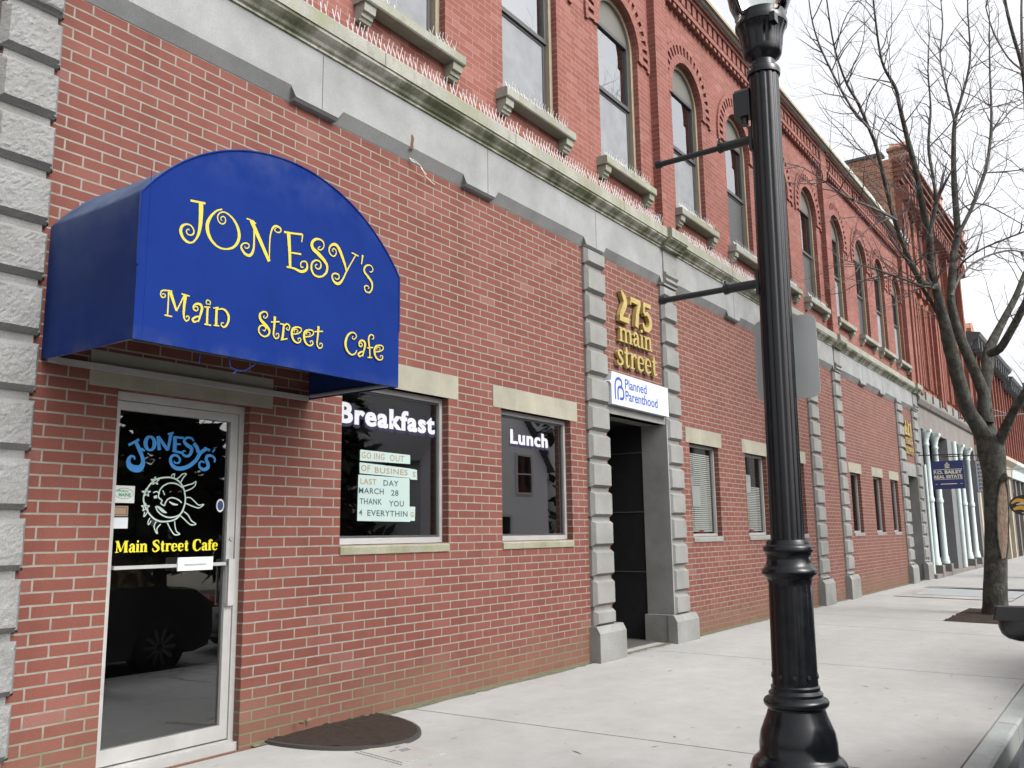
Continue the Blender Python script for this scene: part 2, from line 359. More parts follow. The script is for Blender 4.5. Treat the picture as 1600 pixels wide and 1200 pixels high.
def catmull(P, k=6):
    """smooth curve through points of any dimension"""
    out = []; n = len(P)
    if n == 2: return [tuple(a + (b - a) * i / 4 for a, b in zip(P[0], P[1])) for i in range(5)]
    for i in range(n - 1):
        p0, p1, p2, p3 = P[max(i - 1, 0)], P[i], P[i + 1], P[min(i + 2, n - 1)]
        for j in range(k):
            t = j / k; t2 = t * t; t3 = t2 * t
            out.append(tuple(.5 * (2 * b + (c - a) * t + (2 * a - 5 * b + 4 * c - d) * t2 + (3 * b - a - 3 * c + d) * t3) for a, b, c, d in zip(p0, p1, p2, p3)))
    out.append(tuple(P[-1])); return out
def strokes(mb, data, y, depth=0.0, k=6, step=0.00025, to3=None, smooth=True):
    """brush strokes (x, z, width) laid on the plane y; depth > 0 makes them solid letters"""
    to3 = to3 or (lambda x, z, o: (x, y - o, z))
    for si, st in enumerate(data):
        C = catmull(st, k) if smooth else catmull(st, 1) if len(st) == 2 else list(st)
        n = len(C); L = []; R = []
        for i, (x, z, w) in enumerate(C):
            a = C[max(i - 1, 0)]; b = C[min(i + 1, n - 1)]; dx, dz = b[0] - a[0], b[1] - a[1]; q = math.hypot(dx, dz) or 1
            h = w / 2; L.append((x - dz / q * h, z + dx / q * h)); R.append((x + dz / q * h, z - dx / q * h))
        o0 = depth + si * step
        vs = []
        for i in range(n):
            o = o0 + i * step / n * .9
            vs += [to3(*L[i], o), to3(*R[i], o)]
        fs = [(2 * i, 2 * i + 1, 2 * i + 3, 2 * i + 2) for i in range(n - 1)]
        if depth > 0:
            m_ = len(vs)
            for i in range(n): vs += [to3(*L[i], 0), to3(*R[i], 0)]
            for i in range(n - 1):
                fs += [(2 * i, 2 * i + 2, m_ + 2 * i + 2, m_ + 2 * i), (2 * i + 1, m_ + 2 * i + 1, m_ + 2 * i + 3, 2 * i + 3)]
            fs += [(0, m_, m_ + 1, 1), (2 * n - 2, 2 * n - 1, m_ + 2 * n - 1, m_ + 2 * n - 2)]
        mb.add(vs, fs)
    return mb
def text(mb, body, x, z, size, y, bold=0.0, sx=1.0, extrude=0.0, spacing=1.0, align='LEFT', to3=None, dz_dx=0.0):
    cu = bpy.data.curves.new("t", 'FONT'); cu.body = body; cu.size = size; cu.offset = bold; cu.extrude = extrude; cu.space_character = spacing
    cu.align_x = align; cu.resolution_u = 3
    o = bpy.data.objects.new("t", cu); COL.objects.link(o)
    dg = bpy.context.evaluated_depsgraph_get(); ev = o.evaluated_get(dg); me = ev.to_mesh()
    to3 = to3 or (lambda a, b, o_: (x + a, y - o_, z + b))
    vs = [to3(v.co.x * sx, v.co.y + v.co.x * sx * dz_dx, v.co.z) for v in me.vertices]
    fs = [tuple(p_.vertices) for p_ in me.polygons]
    mb.add(vs, fs); ev.to_mesh_clear(); bpy.data.objects.remove(o); bpy.data.curves.remove(cu); return mb
# a heavy serif alphabet drawn as strokes: (x, z, width) on a unit body
GL = {
 'i': (.28, [[(.14, 0, .16), (.14, .5, .16)], [(.01, .02, .05), (.27, .02, .05)], [(.02, .48, .05), (.15, .48, .05)], [(.08, .65, .12), (.2, .65, .12)]]),
 'n': (.58, [[(.14, 0, .16), (.14, .5, .16)], [(.01, .02, .05), (.27, .02, .05)], [(.01, .48, .05), (.15, .48, .05)], [(.2, .4, .05), (.3, .48, .09), (.41, .42, .15), (.43, .28, .16), (.43, 0, .16)], [(.31, .02, .05), (.56, .02, .05)]]),
 'm': (.86, [[(.14, 0, .16), (.14, .5, .16)], [(.01, .02, .05), (.27, .02, .05)], [(.01, .48, .05), (.15, .48, .05)], [(.2, .4, .05), (.3, .48, .09), (.41, .42, .15), (.43, .28, .16), (.43, 0, .16)], [(.31, .02, .05), (.55, .02, .05)],
             [(.49, .4, .05), (.59, .48, .09), (.70, .42, .15), (.72, .28, .16), (.72, 0, .16)], [(.60, .02, .05), (.85, .02, .05)]]),
 'r': (.44, [[(.14, 0, .16), (.14, .5, .16)], [(.01, .02, .05), (.28, .02, .05)], [(.01, .48, .05), (.15, .48, .05)], [(.2, .38, .05), (.28, .47, .08), (.36, .45, .13), (.38, .38, .13)]]),
 'a': (.5, [[(.11, .36, .13), (.18, .47, .09), (.28, .48, .1), (.36, .38, .16), (.36, .1, .16), (.42, .02, .08), (.49, .05, .05)], [(.34, .29, .05), (.2, .27, .09), (.1, .15, .14), (.14, .04, .11), (.24, .03, .07), (.32, .1, .05)]]),
 'e': (.49, [[(.1, .27, .05), (.42, .27, .05)], [(.40, .27, .1), (.38, .41, .1), (.25, .48, .06), (.13, .42, .13), (.09, .25, .17), (.13, .08, .13), (.26, .02, .07), (.42, .10, .05)]]),
 's': (.43, [[(.36, .36, .06), (.33, .46, .07), (.2, .48, .07), (.1, .39, .12), (.18, .3, .15), (.3, .2, .16), (.34, .1, .12), (.2, .02, .07), (.07, .05, .07), (.05, .15, .06)]]),
 't': (.37, [[(.17, .66, .07), (.17, .5, .16), (.17, .12, .16), (.22, .03, .1), (.35, .08, .04)], [(.02, .46, .06), (.34, .46, .06)]]),
 'f': (.36, [[(.36, .6, .11), (.3, .69, .07), (.2, .66, .11), (.16, .55, .16), (.16, 0, .16)], [(.02, .46, .06), (.33, .46, .06)], [(.02, .02, .05), (.3, .02, .05)]]),
 'M': (.9, [[(.12, 0, .06), (.12, .7, .06)], [(.12, .68, .2), (.39, .05, .12)], [(.39, .05, .05), (.64, .68, .06)], [(.72, 0, .2), (.72, .7, .2)], [(.0, .02, .05), (.25, .02, .05)], [(.58, .02, .05), (.88, .02, .05)], [(.0, .68, .05), (.2, .68, .05)], [(.6, .68, .05), (.88, .68, .05)]]),
 'S': (.6, [[(.5, .5, .05), (.45, .66, .08), (.28, .7, .07), (.12, .58, .15), (.2, .44, .18), (.4, .3, .2), (.47, .15, .16), (.3, .01, .08), (.1, .06, .09), (.06, .22, .05)]]),
 'C': (.68, [[(.6, .5, .06), (.55, .66, .08), (.36, .71, .07), (.16, .6, .17), (.1, .36, .22), (.16, .1, .17), (.36, .0, .07), (.56, .08, .06), (.63, .2, .05)]]),
 '2': (.52, [[(.13, .76, .03), (.2, .68, .14), (.3, .55, .2), (.28, .42, .2), (.17, .26, .17), (.1, .13, .16), (.12, .07, .14)], [(.04, .07, .14), (.46, .07, .15)], [(.42, .1, .06), (.46, .24, .05)]]),
 '7': (.54, [[(.03, .64, .15), (.5, .64, .15)], [(.06, .66, .06), (.02, .5, .05)], [(.45, .62, .14), (.34, .35, .17), (.28, 0, .2)]]),
 '5': (.54, [[(.1, .66, .12), (.46, .66, .12)], [(.14, .7, .11), (.12, .42, .12)], [(.12, .4, .1), (.28, .44, .13), (.41, .32, .17), (.41, .16, .17), (.28, .04, .13), (.12, .05, .13), (.05, .16, .1)]]),
 '1': (.40, [[(.2, 0, .18), (.2, .7, .18)], [(.05, .56, .08), (.2, .68, .08)], [(.04, .03, .06), (.37, .03, .06)]]),
 ' ': (.3, []),
}
def serif_width(word): return sum(GL[c][0] for c in word)
def serif(mb, word, x0, z0, width, height, y, depth=0.0, bold=1.0, slope=0.0, xh=.7):
    """write word on plane y so that it fills the given width; height is that of a capital"""
    sx = width / serif_width(word); sz = height / xh; x = x0; i = 0
    for c in word:
        adv, st = GL[c]
        data = [[(x + a * sx, z0 + b * sz + slope * (x + a * sx - x0), w * (sx + sz) / 2 * bold) for a, b, w in s_] for s_ in st]
        strokes(mb, data, y, depth + i * .0003, k=5, step=.0006 if depth else .0002); x += adv * sx; i += 1
    return mb
AWN_TITLE=[[(2.6857,3.028,0.0113),(2.7771,3.04,0.0113)],
[(2.7491,3.0361,0.0274),(2.7524,2.9725,0.0258),(2.7506,2.9042,0.0209),(2.7412,2.8544,0.0145),(2.7193,2.815,0.0097),(2.6979,2.8005,0.0097),(2.6721,2.8022,0.0145),(2.6493,2.8191,0.0161),(2.637,2.8454,0.0177),(2.6427,2.8735,0.0145),(2.6636,2.8908,0.0097),(2.6891,2.8947,0.008),(2.7083,2.8821,0.008),(2.7152,2.864,0.008),(2.7065,2.8469,0.008),(2.6884,2.8399,0.0064),(2.6734,2.8457,0.0064),(2.6705,2.8581,0.0064),(2.6794,2.8693,0.0048),(2.6885,2.8652,0.004)],
[(2.8832,3.0392,0.008),(2.8464,3.0177,0.0097),(2.8134,2.9769,0.0145),(2.7949,2.9305,0.0209),(2.8003,2.8844,0.0209),(2.8278,2.8443,0.0161),(2.8717,2.8218,0.0113),(2.919,2.824,0.0097),(2.9662,2.8468,0.0129),(2.9952,2.8895,0.0177),(2.9998,2.9329,0.0193),(2.9804,2.9802,0.0161),(2.9421,3.0148,0.0113),(2.9013,3.0272,0.008),(2.8702,3.0144,0.0072),(2.8557,2.9893,0.0072),(2.8647,2.9644,0.0072),(2.8849,2.9563,0.0072),(2.9041,2.9688,0.0072),(2.9071,2.9906,0.0064),(2.8946,3.0008,0.0064),(2.8791,2.9928,0.0056),(2.8782,2.9787,0.0048),(2.8863,2.9761,0.004)],
[(3.046,3.0346,0.0084),(3.0777,3.0319,0.0084),(3.1101,3.0233,0.0084)],
[(3.0949,3.0346,0.0113),(3.1009,2.9538,0.0113),(3.1014,2.8824,0.0129),(3.0903,2.844,0.0161),(3.0701,2.826,0.0161),(3.0407,2.8312,0.0161),(3.019,2.8537,0.0129),(3.0182,2.871,0.0097),(3.034,2.8872,0.008),(3.0588,2.8925,0.008),(3.0702,2.8813,0.0072),(3.06,2.8659,0.0064),(3.0434,2.8636,0.0056),(3.0405,2.8734,0.0048)],
[(3.0777,3.0319,0.0269),(3.2122,2.8278,0.0218)],
[(3.2122,2.8278,0.0067),(3.2107,2.9333,0.0084),(3.2165,2.9958,0.0101),(3.2317,3.0345,0.0118),(3.2545,3.0486,0.0134),(3.2828,3.0451,0.0118),(3.2882,3.0273,0.0084),(3.2698,3.0144,0.0076),(3.2492,3.0164,0.0067),(3.2432,3.0262,0.0059),(3.2531,3.0352,0.005)],
[(3.3118,3.03,0.0118),(3.3837,3.0407,0.0118),(3.4522,3.0533,0.0118)],
[(3.4522,3.0533,0.0101),(3.4469,3.0044,0.0067)],
[(3.3452,3.0331,0.0269),(3.3565,2.9335,0.0227),(3.3639,2.8347,0.0185)],
[(3.3609,2.9191,0.0084),(3.4445,2.9289,0.0118)],
[(3.3384,2.8262,0.0101),(3.3911,2.8298,0.0118),(3.4401,2.8237,0.0168),(3.4744,2.8343,0.0168),(3.4936,2.8586,0.0151),(3.4876,2.8886,0.0101),(3.4626,2.8903,0.0084),(3.4434,2.8737,0.0084),(3.4471,2.8512,0.0076),(3.4638,2.8553,0.0067)],
[(3.5937,3.0156,0.005),(3.5805,3.0081,0.0059),(3.5757,2.9948,0.0067),(3.6015,2.9975,0.0084),(3.6216,3.023,0.0084),(3.6156,3.0498,0.0101),(3.5841,3.0591,0.0118),(3.5484,3.0478,0.0168),(3.5258,3.0176,0.0202),(3.5349,2.9881,0.0252),(3.5766,2.9669,0.0269),(3.6241,2.9387,0.0235),(3.6511,2.9091,0.0185),(3.647,2.8677,0.0151),(3.6166,2.8364,0.0118),(3.5809,2.824,0.0118),(3.5449,2.8314,0.0134),(3.5257,2.8624,0.0151),(3.5326,2.8998,0.0118),(3.5625,2.9216,0.0101),(3.5935,2.919,0.0101),(3.6015,2.8929,0.0101),(3.5845,2.8727,0.0084),(3.5609,2.875,0.0076),(3.5583,2.8903,0.0067),(3.5734,2.9004,0.005)],
[(3.7014,3.0113,0.005),(3.6906,3.0167,0.0059),(3.7062,3.033,0.0067),(3.7249,3.0174,0.0076),(3.718,2.9934,0.0076),(3.6969,2.9815,0.0084),(3.6699,2.995,0.0101),(3.6669,3.0268,0.0118),(3.6896,3.0533,0.0151),(3.7216,3.0601,0.0202),(3.7493,3.0402,0.0235),(3.7777,2.9938,0.0218),(3.8008,2.9499,0.0168),(3.8149,2.912,0.0118)],
[(3.8937,3.0401,0.0084),(3.8556,2.9801,0.0084),(3.8149,2.912,0.0101),(3.7813,2.8505,0.0134),(3.7495,2.8187,0.0185),(3.7172,2.8194,0.0168),(3.6953,2.8427,0.0134),(3.6999,2.8682,0.0101),(3.7264,2.8785,0.0101),(3.7503,2.8719,0.0101),(3.7487,2.8511,0.0084),(3.7274,2.8421,0.0067),(3.7185,2.8522,0.005)],
[(3.8563,3.0447,0.0084),(3.9165,3.0374,0.0084)],
[(3.9541,3.0538,0.0151),(3.9438,2.9893,0.0067)],
[(4.0164,2.9602,0.0059),(4.034,2.9602,0.0067),(4.0478,2.9806,0.0076),(4.0333,3.0002,0.0084),(4.0039,2.9999,0.0101),(3.9752,2.9801,0.0134),(3.97,2.9491,0.0151),(3.9995,2.9264,0.0168),(4.0351,2.8965,0.0168),(4.0439,2.8644,0.0134),(4.0304,2.8316,0.0101),(4.0073,2.8181,0.0101),(3.9817,2.8251,0.0101),(3.9743,2.8488,0.0101),(3.9926,2.8613,0.0084),(4.0124,2.8556,0.0067),(4.0069,2.8434,0.005)]]
AWN_SUB=[[(2.6052,2.52,0.0072),(2.5532,2.5123,0.0072),(2.542,2.4921,0.0072),(2.5483,2.4776,0.0072),(2.5641,2.4791,0.0064),(2.5683,2.4915,0.0056),(2.5576,2.4968,0.0048),(2.5511,2.489,0.004)],
[(2.5858,2.5144,0.008),(2.5866,2.4509,0.008),(2.5861,2.3873,0.008)],
[(2.5687,2.3889,0.0072),(2.6126,2.3881,0.0072)],
[(2.595,2.5132,0.0193),(2.6354,2.4226,0.0113)],
[(2.6354,2.4226,0.0072),(2.6768,2.515,0.008)],
[(2.6587,2.5175,0.0072),(2.7073,2.5151,0.0072)],
[(2.6827,2.513,0.0177),(2.6771,2.4438,0.0145),(2.6795,2.3992,0.0105),(2.6913,2.3822,0.008),(2.7054,2.3881,0.0072),(2.7096,2.4051,0.0064),(2.6971,2.4078,0.0056),(2.6918,2.3984,0.0048)],
[(2.746,2.4513,0.0048),(2.7372,2.4496,0.0048),(2.7365,2.4625,0.0056),(2.7525,2.469,0.0064),(2.7605,2.4575,0.0064),(2.75,2.4456,0.0064),(2.7351,2.4491,0.0072),(2.7318,2.468,0.008),(2.7517,2.4839,0.0113),(2.774,2.4833,0.0145),(2.7839,2.4656,0.0161),(2.7767,2.4313,0.0129),(2.7655,2.3899,0.008)],
[(2.7735,2.4208,0.008),(2.748,2.4126,0.0097),(2.7305,2.3962,0.0129),(2.7421,2.3854,0.0097),(2.7637,2.396,0.0064)],
[(2.8179,2.4791,0.0129),(2.8172,2.4327,0.0129),(2.8181,2.3867,0.0129)],
[(2.7969,2.4761,0.0072),(2.8329,2.4822,0.0072)],
[(2.8016,2.3849,0.0072),(2.8431,2.3861,0.0072)],
[(2.815,2.4918,0.004),(2.807,2.5001,0.0056),(2.8137,2.5167,0.0064),(2.8314,2.5118,0.0064),(2.8299,2.4962,0.0056),(2.817,2.4975,0.004)],
[(2.8726,2.487,0.0145),(2.8735,2.3905,0.0145)],
[(2.8514,2.4806,0.0072),(2.884,2.4913,0.0072)],
[(2.8582,2.3889,0.0072),(2.8928,2.3921,0.0072)],
[(2.8769,2.4778,0.0064),(2.9115,2.4882,0.0097),(2.9397,2.4736,0.0145),(2.9513,2.4455,0.0145),(2.9427,2.4101,0.0113),(2.9239,2.3918,0.0097),(2.9065,2.3966,0.0072),(2.9059,2.4099,0.0064),(2.9214,2.4128,0.0048)],
[(3.1889,2.506,0.005),(3.1821,2.4973,0.005),(3.194,2.4923,0.0059),(3.2087,2.5062,0.0067),(3.2043,2.526,0.0076),(3.1809,2.5265,0.0092),(3.1576,2.5072,0.0134),(3.1632,2.479,0.0168),(3.2001,2.453,0.0185),(3.2263,2.4285,0.0151),(3.2202,2.4016,0.0109),(3.1938,2.3874,0.0084),(3.1668,2.3943,0.0084),(3.1526,2.4151,0.0101),(3.1604,2.4398,0.0084),(3.1841,2.4486,0.0076),(3.2007,2.437,0.0067),(3.1925,2.4187,0.0059),(3.1789,2.4235,0.0042)],
[(3.263,2.5154,0.0168),(3.2598,2.4568,0.0134),(3.2561,2.4117,0.0101),(3.2706,2.3906,0.0084),(3.2915,2.3995,0.0076),(3.2926,2.4182,0.0067),(3.2787,2.4195,0.0059),(3.2745,2.4091,0.005)],
[(3.2352,2.4781,0.0076),(3.2963,2.4919,0.0076)],
[(3.3292,2.4847,0.0151),(3.3246,2.4314,0.0151),(3.3195,2.3932,0.0151)],
[(3.3077,2.3874,0.0076),(3.3567,2.4034,0.0076)],
[(3.2995,2.4806,0.0076),(3.3321,2.4815,0.0076)],
[(3.3278,2.4732,0.0067),(3.3507,2.4887,0.0101),(3.3701,2.4773,0.0084),(3.3642,2.4551,0.0067),(3.3471,2.458,0.0059),(3.3543,2.4683,0.0042)],
[(3.3906,2.4357,0.0076),(3.4335,2.4472,0.0076),(3.4571,2.4667,0.0084),(3.4517,2.4833,0.0084),(3.4226,2.4832,0.0101),(3.3943,2.4666,0.0151),(3.3878,2.4352,0.0168),(3.4013,2.4036,0.0134),(3.4306,2.3912,0.0092),(3.4543,2.4052,0.0084),(3.4518,2.4222,0.0067),(3.4345,2.4169,0.0059),(3.4397,2.408,0.0042)],
[(3.4092,2.4504,0.0042),(3.4041,2.4608,0.005),(3.4211,2.47,0.005),(3.4329,2.4623,0.005),(3.4217,2.4511,0.0042)],
[(3.4826,2.4353,0.0076),(3.5268,2.4469,0.0076),(3.5512,2.4667,0.0084),(3.5456,2.4835,0.0084),(3.5157,2.4835,0.0101),(3.4865,2.4666,0.0151),(3.4797,2.4348,0.0168),(3.4935,2.4027,0.0134),(3.5236,2.3901,0.0092),(3.5481,2.4043,0.0084),(3.5456,2.4216,0.0067),(3.5278,2.4162,0.0059),(3.533,2.4071,0.0042)],
[(3.5019,2.4502,0.0042),(3.4966,2.4608,0.005),(3.5141,2.4701,0.005),(3.5263,2.4622,0.005),(3.5147,2.4509,0.0042)],
[(3.59,2.5197,0.0168),(3.5858,2.4581,0.0134),(3.5811,2.4106,0.0101),(3.597,2.3884,0.0084),(3.6202,2.3977,0.0076),(3.6217,2.4175,0.0067),(3.6063,2.4188,0.0059),(3.6015,2.4078,0.005)],
[(3.5588,2.4805,0.0076),(3.6266,2.4951,0.0076)],
[(3.8773,2.5103,0.005),(3.8688,2.4966,0.0059),(3.8866,2.4916,0.0067),(3.9051,2.5111,0.0076),(3.8936,2.5295,0.0084),(3.8603,2.5293,0.0101),(3.828,2.5016,0.0151),(3.8127,2.4546,0.0185),(3.8268,2.4127,0.0151),(3.8635,2.3904,0.0101),(3.8964,2.4021,0.0084),(3.9103,2.4263,0.0076)],
[(3.9425,2.4602,0.005),(3.9332,2.4587,0.005),(3.9329,2.4724,0.0059),(3.9499,2.4787,0.0067),(3.958,2.4663,0.0067),(3.9465,2.454,0.0067),(3.9308,2.4583,0.0076),(3.9281,2.4784,0.0084),(3.9496,2.4945,0.0118),(3.9731,2.493,0.0151),(3.9829,2.4739,0.0168),(3.9742,2.4379,0.0134),(3.961,2.3944,0.0084)],
[(3.9705,2.4269,0.0084),(3.9433,2.4191,0.0101),(3.9243,2.4023,0.0134),(3.9361,2.3905,0.0101),(3.9593,2.401,0.0067)],
[(4.0419,2.5185,0.005),(4.057,2.5253,0.0067),(4.0567,2.542,0.0076),(4.0391,2.5472,0.0084),(4.0184,2.5352,0.0101),(4.0132,2.5052,0.0134),(4.0235,2.4489,0.0118),(4.0267,2.3998,0.0101)],
[(4.0003,2.455,0.0076),(4.0545,2.4665,0.0076)],
[(4.0061,2.3941,0.0076),(4.0475,2.4005,0.0076)],
[(4.0699,2.4405,0.0076),(4.119,2.4523,0.0076),(4.1464,2.4725,0.0084),(4.1406,2.4896,0.0084),(4.1074,2.4895,0.0101),(4.0748,2.4724,0.0151),(4.0666,2.44,0.0168),(4.0814,2.4075,0.0134),(4.1144,2.3947,0.0092),(4.1418,2.4091,0.0084),(4.1394,2.4267,0.0067),(4.1195,2.4212,0.0059),(4.1252,2.412,0.0042)],
[(4.0915,2.4557,0.0042),(4.0858,2.4664,0.005),(4.1054,2.4759,0.005),(4.1188,2.4679,0.005),(4.1057,2.4564,0.0042)]]
DOOR_TITLE=[[(3.0002,1.8307,0.0154),(3.0351,1.8499,0.0154),(3.0667,1.8691,0.0154)],
[(3.0457,1.8541,0.021),(3.0702,1.8124,0.0252),(3.0909,1.7736,0.0238),(3.1007,1.7341,0.028),(3.0844,1.6999,0.0385),(3.0483,1.6947,0.042),(3.015,1.7094,0.035),(3.0058,1.7418,0.0252),(3.0187,1.7657,0.0154),(3.0404,1.7638,0.0126),(3.0451,1.7475,0.0098)],
[(3.0676,1.7955,0.0098),(3.0848,1.8134,0.0154),(3.1076,1.8016,0.0098)],
[(3.1372,1.8916,0.014),(3.1488,1.8894,0.0175),(3.1591,1.8814,0.0224),(3.1664,1.8687,0.0252),(3.1696,1.8533,0.028),(3.1682,1.8376,0.0252),(3.1625,1.824,0.0224),(3.1533,1.8145,0.0175),(3.1421,1.8107,0.014),(3.1305,1.813,0.0175),(3.1203,1.821,0.0224),(3.1131,1.8336,0.0252),(3.11,1.8489,0.028),(3.1113,1.8645,0.0252),(3.1169,1.878,0.0224),(3.126,1.8876,0.0175),(3.1372,1.8916,0.014)],
[(3.1881,1.8991,0.0182),(3.2045,1.815,0.0238)],
[(3.1921,1.8961,0.021),(3.2619,1.8189,0.021)],
[(3.2795,1.9205,0.0238),(3.2619,1.8189,0.0168)],
[(3.2563,1.9165,0.0126),(3.2963,1.9289,0.0126)],
[(3.3081,1.902,0.0266),(3.3088,1.8187,0.0266)],
[(3.2963,1.901,0.014),(3.3693,1.902,0.014)],
[(3.3065,1.8601,0.0126),(3.35,1.8613,0.0126)],
[(3.2932,1.8176,0.0154),(3.3609,1.8083,0.0154)],
[(3.4415,1.8879,0.0126),(3.4243,1.9043,0.014),(3.3917,1.9052,0.0154),(3.3728,1.8826,0.0196),(3.3942,1.8597,0.0238),(3.4277,1.8409,0.0252),(3.4214,1.8053,0.021),(3.398,1.7897,0.0168),(3.3694,1.7984,0.014),(3.3683,1.8193,0.0112),(3.3883,1.8206,0.007)],
[(3.4422,1.8738,0.0252),(3.4683,1.8473,0.0252),(3.4782,1.8161,0.0252)],
[(3.5432,1.8491,0.0224),(3.4947,1.8172,0.0252),(3.4642,1.7692,0.0252),(3.4173,1.7313,0.0252),(3.3623,1.711,0.0252),(3.3146,1.7154,0.0238),(3.2856,1.7448,0.021),(3.2875,1.7793,0.0182),(3.3182,1.7916,0.0154),(3.3469,1.7726,0.014),(3.3443,1.7481,0.0126),(3.317,1.7431,0.0098),(3.3084,1.7564,0.007)],
[(3.518,1.8494,0.0154),(3.5649,1.8384,0.0154)],
[(3.5894,1.8415,0.028),(3.5966,1.8348,0.028)],
[(3.6027,1.763,0.014),(3.6015,1.7882,0.0154),(3.5751,1.8045,0.0168),(3.5458,1.7991,0.021),(3.5385,1.7772,0.0238),(3.5523,1.753,0.0252),(3.5536,1.728,0.0238),(3.5251,1.7123,0.021),(3.4954,1.7249,0.0168),(3.4883,1.7493,0.014),(3.5058,1.7645,0.0112),(3.5271,1.7551,0.0084)]]
DOOR_SUN=[[(3.2485,1.6506,0.0098),(3.2947,1.6526,0.0098),(3.3426,1.6375,0.0098),(3.3803,1.601,0.0098),(3.399,1.5497,0.0098),(3.4017,1.5015,0.0098),(3.3846,1.4497,0.0098),(3.3477,1.4049,0.0098),(3.2943,1.3877,0.0098),(3.2333,1.3875,0.0098),(3.1871,1.4072,0.0098),(3.1476,1.4466,0.0098),(3.1244,1.4891,0.0098),(3.1169,1.5286,0.0098),(3.1295,1.5621,0.0098),(3.153,1.6029,0.0098),(3.1959,1.6382,0.0098),(3.2485,1.6506,0.0098)],
[(3.3806,1.5941,0.0084),(3.3359,1.6152,0.0084),(3.2889,1.6182,0.0084),(3.2438,1.5995,0.0084),(3.2191,1.5649,0.0084),(3.2173,1.5312,0.0084),(3.2412,1.5116,0.0084),(3.2346,1.4947,0.0084),(3.2582,1.4817,0.0084),(3.2649,1.4987,0.0084),(3.2791,1.5193,0.0084),(3.3094,1.5302,0.0084),(3.3491,1.5209,0.0084),(3.3778,1.501,0.0084)],
[(3.1994,1.4773,0.0084),(3.2147,1.4474,0.0084),(3.2463,1.4244,0.0084),(3.2853,1.4113,0.0084),(3.3238,1.4129,0.0084),(3.3661,1.4269,0.0084),(3.3938,1.4567,0.0084)],
[(3.2914,1.506,0.007),(3.3194,1.4916,0.0126),(3.3509,1.4881,0.007)],
[(3.2054,1.4774,0.0056),(3.2248,1.4677,0.0154),(3.2526,1.4479,0.0168),(3.2761,1.4381,0.0056)],
[(3.1782,1.5569,0.007),(3.2003,1.5643,0.007),(3.2237,1.5516,0.007)],
[(3.1836,1.529,0.0154),(3.2058,1.5343,0.0182)],
[(3.2415,1.5724,0.007),(3.2561,1.5457,0.007)],
[(3.3304,1.6438,0.007),(3.3533,1.6586,0.007),(3.3721,1.6768,0.007),(3.3999,1.6802,0.007),(3.3774,1.6527,0.007),(3.3595,1.6174,0.007)],
[(3.3803,1.601,0.007),(3.4157,1.6126,0.007),(3.4476,1.6208,0.007),(3.4713,1.6357,0.007),(3.4646,1.6074,0.007),(3.4333,1.5854,0.007),(3.3899,1.5702,0.007)],
[(3.404,1.5326,0.007),(3.4361,1.5334,0.007),(3.4698,1.5099,0.007),(3.4995,1.4896,0.007),(3.5364,1.4938,0.007),(3.5045,1.4722,0.007),(3.4633,1.4785,0.007),(3.4058,1.4981,0.007)],
[(3.3967,1.4464,0.007),(3.4258,1.4261,0.007),(3.4517,1.3918,0.007),(3.4853,1.3712,0.007),(3.445,1.3677,0.007),(3.4033,1.3985,0.007),(3.3703,1.4222,0.007)],
[(3.333,1.3879,0.007),(3.339,1.3507,0.007),(3.3523,1.3236,0.007),(3.3726,1.3099,0.007),(3.3376,1.3068,0.007),(3.3088,1.3373,0.007),(3.2834,1.3776,0.007)],
[(3.2071,1.3841,0.007),(3.1938,1.3575,0.007),(3.2067,1.3277,0.007),(3.2188,1.3144,0.007),(3.2148,1.3442,0.007),(3.2381,1.3708,0.007)],
[(3.1648,1.407,0.0063),(3.1529,1.3839,0.0063),(3.1583,1.3674,0.0063),(3.1732,1.3906,0.0063)],
[(3.2908,1.6524,0.0063),(3.3015,1.67,0.0063),(3.3169,1.6742,0.0063),(3.3107,1.6464,0.0063)],
[(3.1272,1.443,0.0063),(3.1239,1.4133,0.0063),(3.1478,1.4432,0.0063)],
[(3.1837,1.6531,0.0063),(3.1922,1.6372,0.0063),(3.212,1.6366,0.0063),(3.1976,1.6246,0.0063),(3.2032,1.6076,0.0063),(3.1859,1.6162,0.0063),(3.1697,1.6064,0.0063),(3.1733,1.6236,0.0063),(3.1577,1.6344,0.0063),(3.1772,1.6365,0.0063),(3.1837,1.6531,0.0063)],
[(3.1284,1.5807,0.0063),(3.1368,1.5649,0.0063),(3.1562,1.5641,0.0063),(3.1421,1.5524,0.0063),(3.1477,1.5356,0.0063),(3.1306,1.5442,0.0063),(3.1148,1.5347,0.0063),(3.1183,1.5517,0.0063),(3.103,1.5625,0.0063),(3.122,1.5644,0.0063),(3.1284,1.5807,0.0063)],
[(3.1285,1.4945,0.0063),(3.1368,1.4786,0.0063),(3.1562,1.4776,0.0063),(3.1421,1.4661,0.0063),(3.1477,1.4494,0.0063),(3.1307,1.4582,0.0063),(3.1149,1.4489,0.0063),(3.1184,1.4658,0.0063),(3.1031,1.4767,0.0063),(3.1221,1.4784,0.0063),(3.1285,1.4945,0.0063)]]
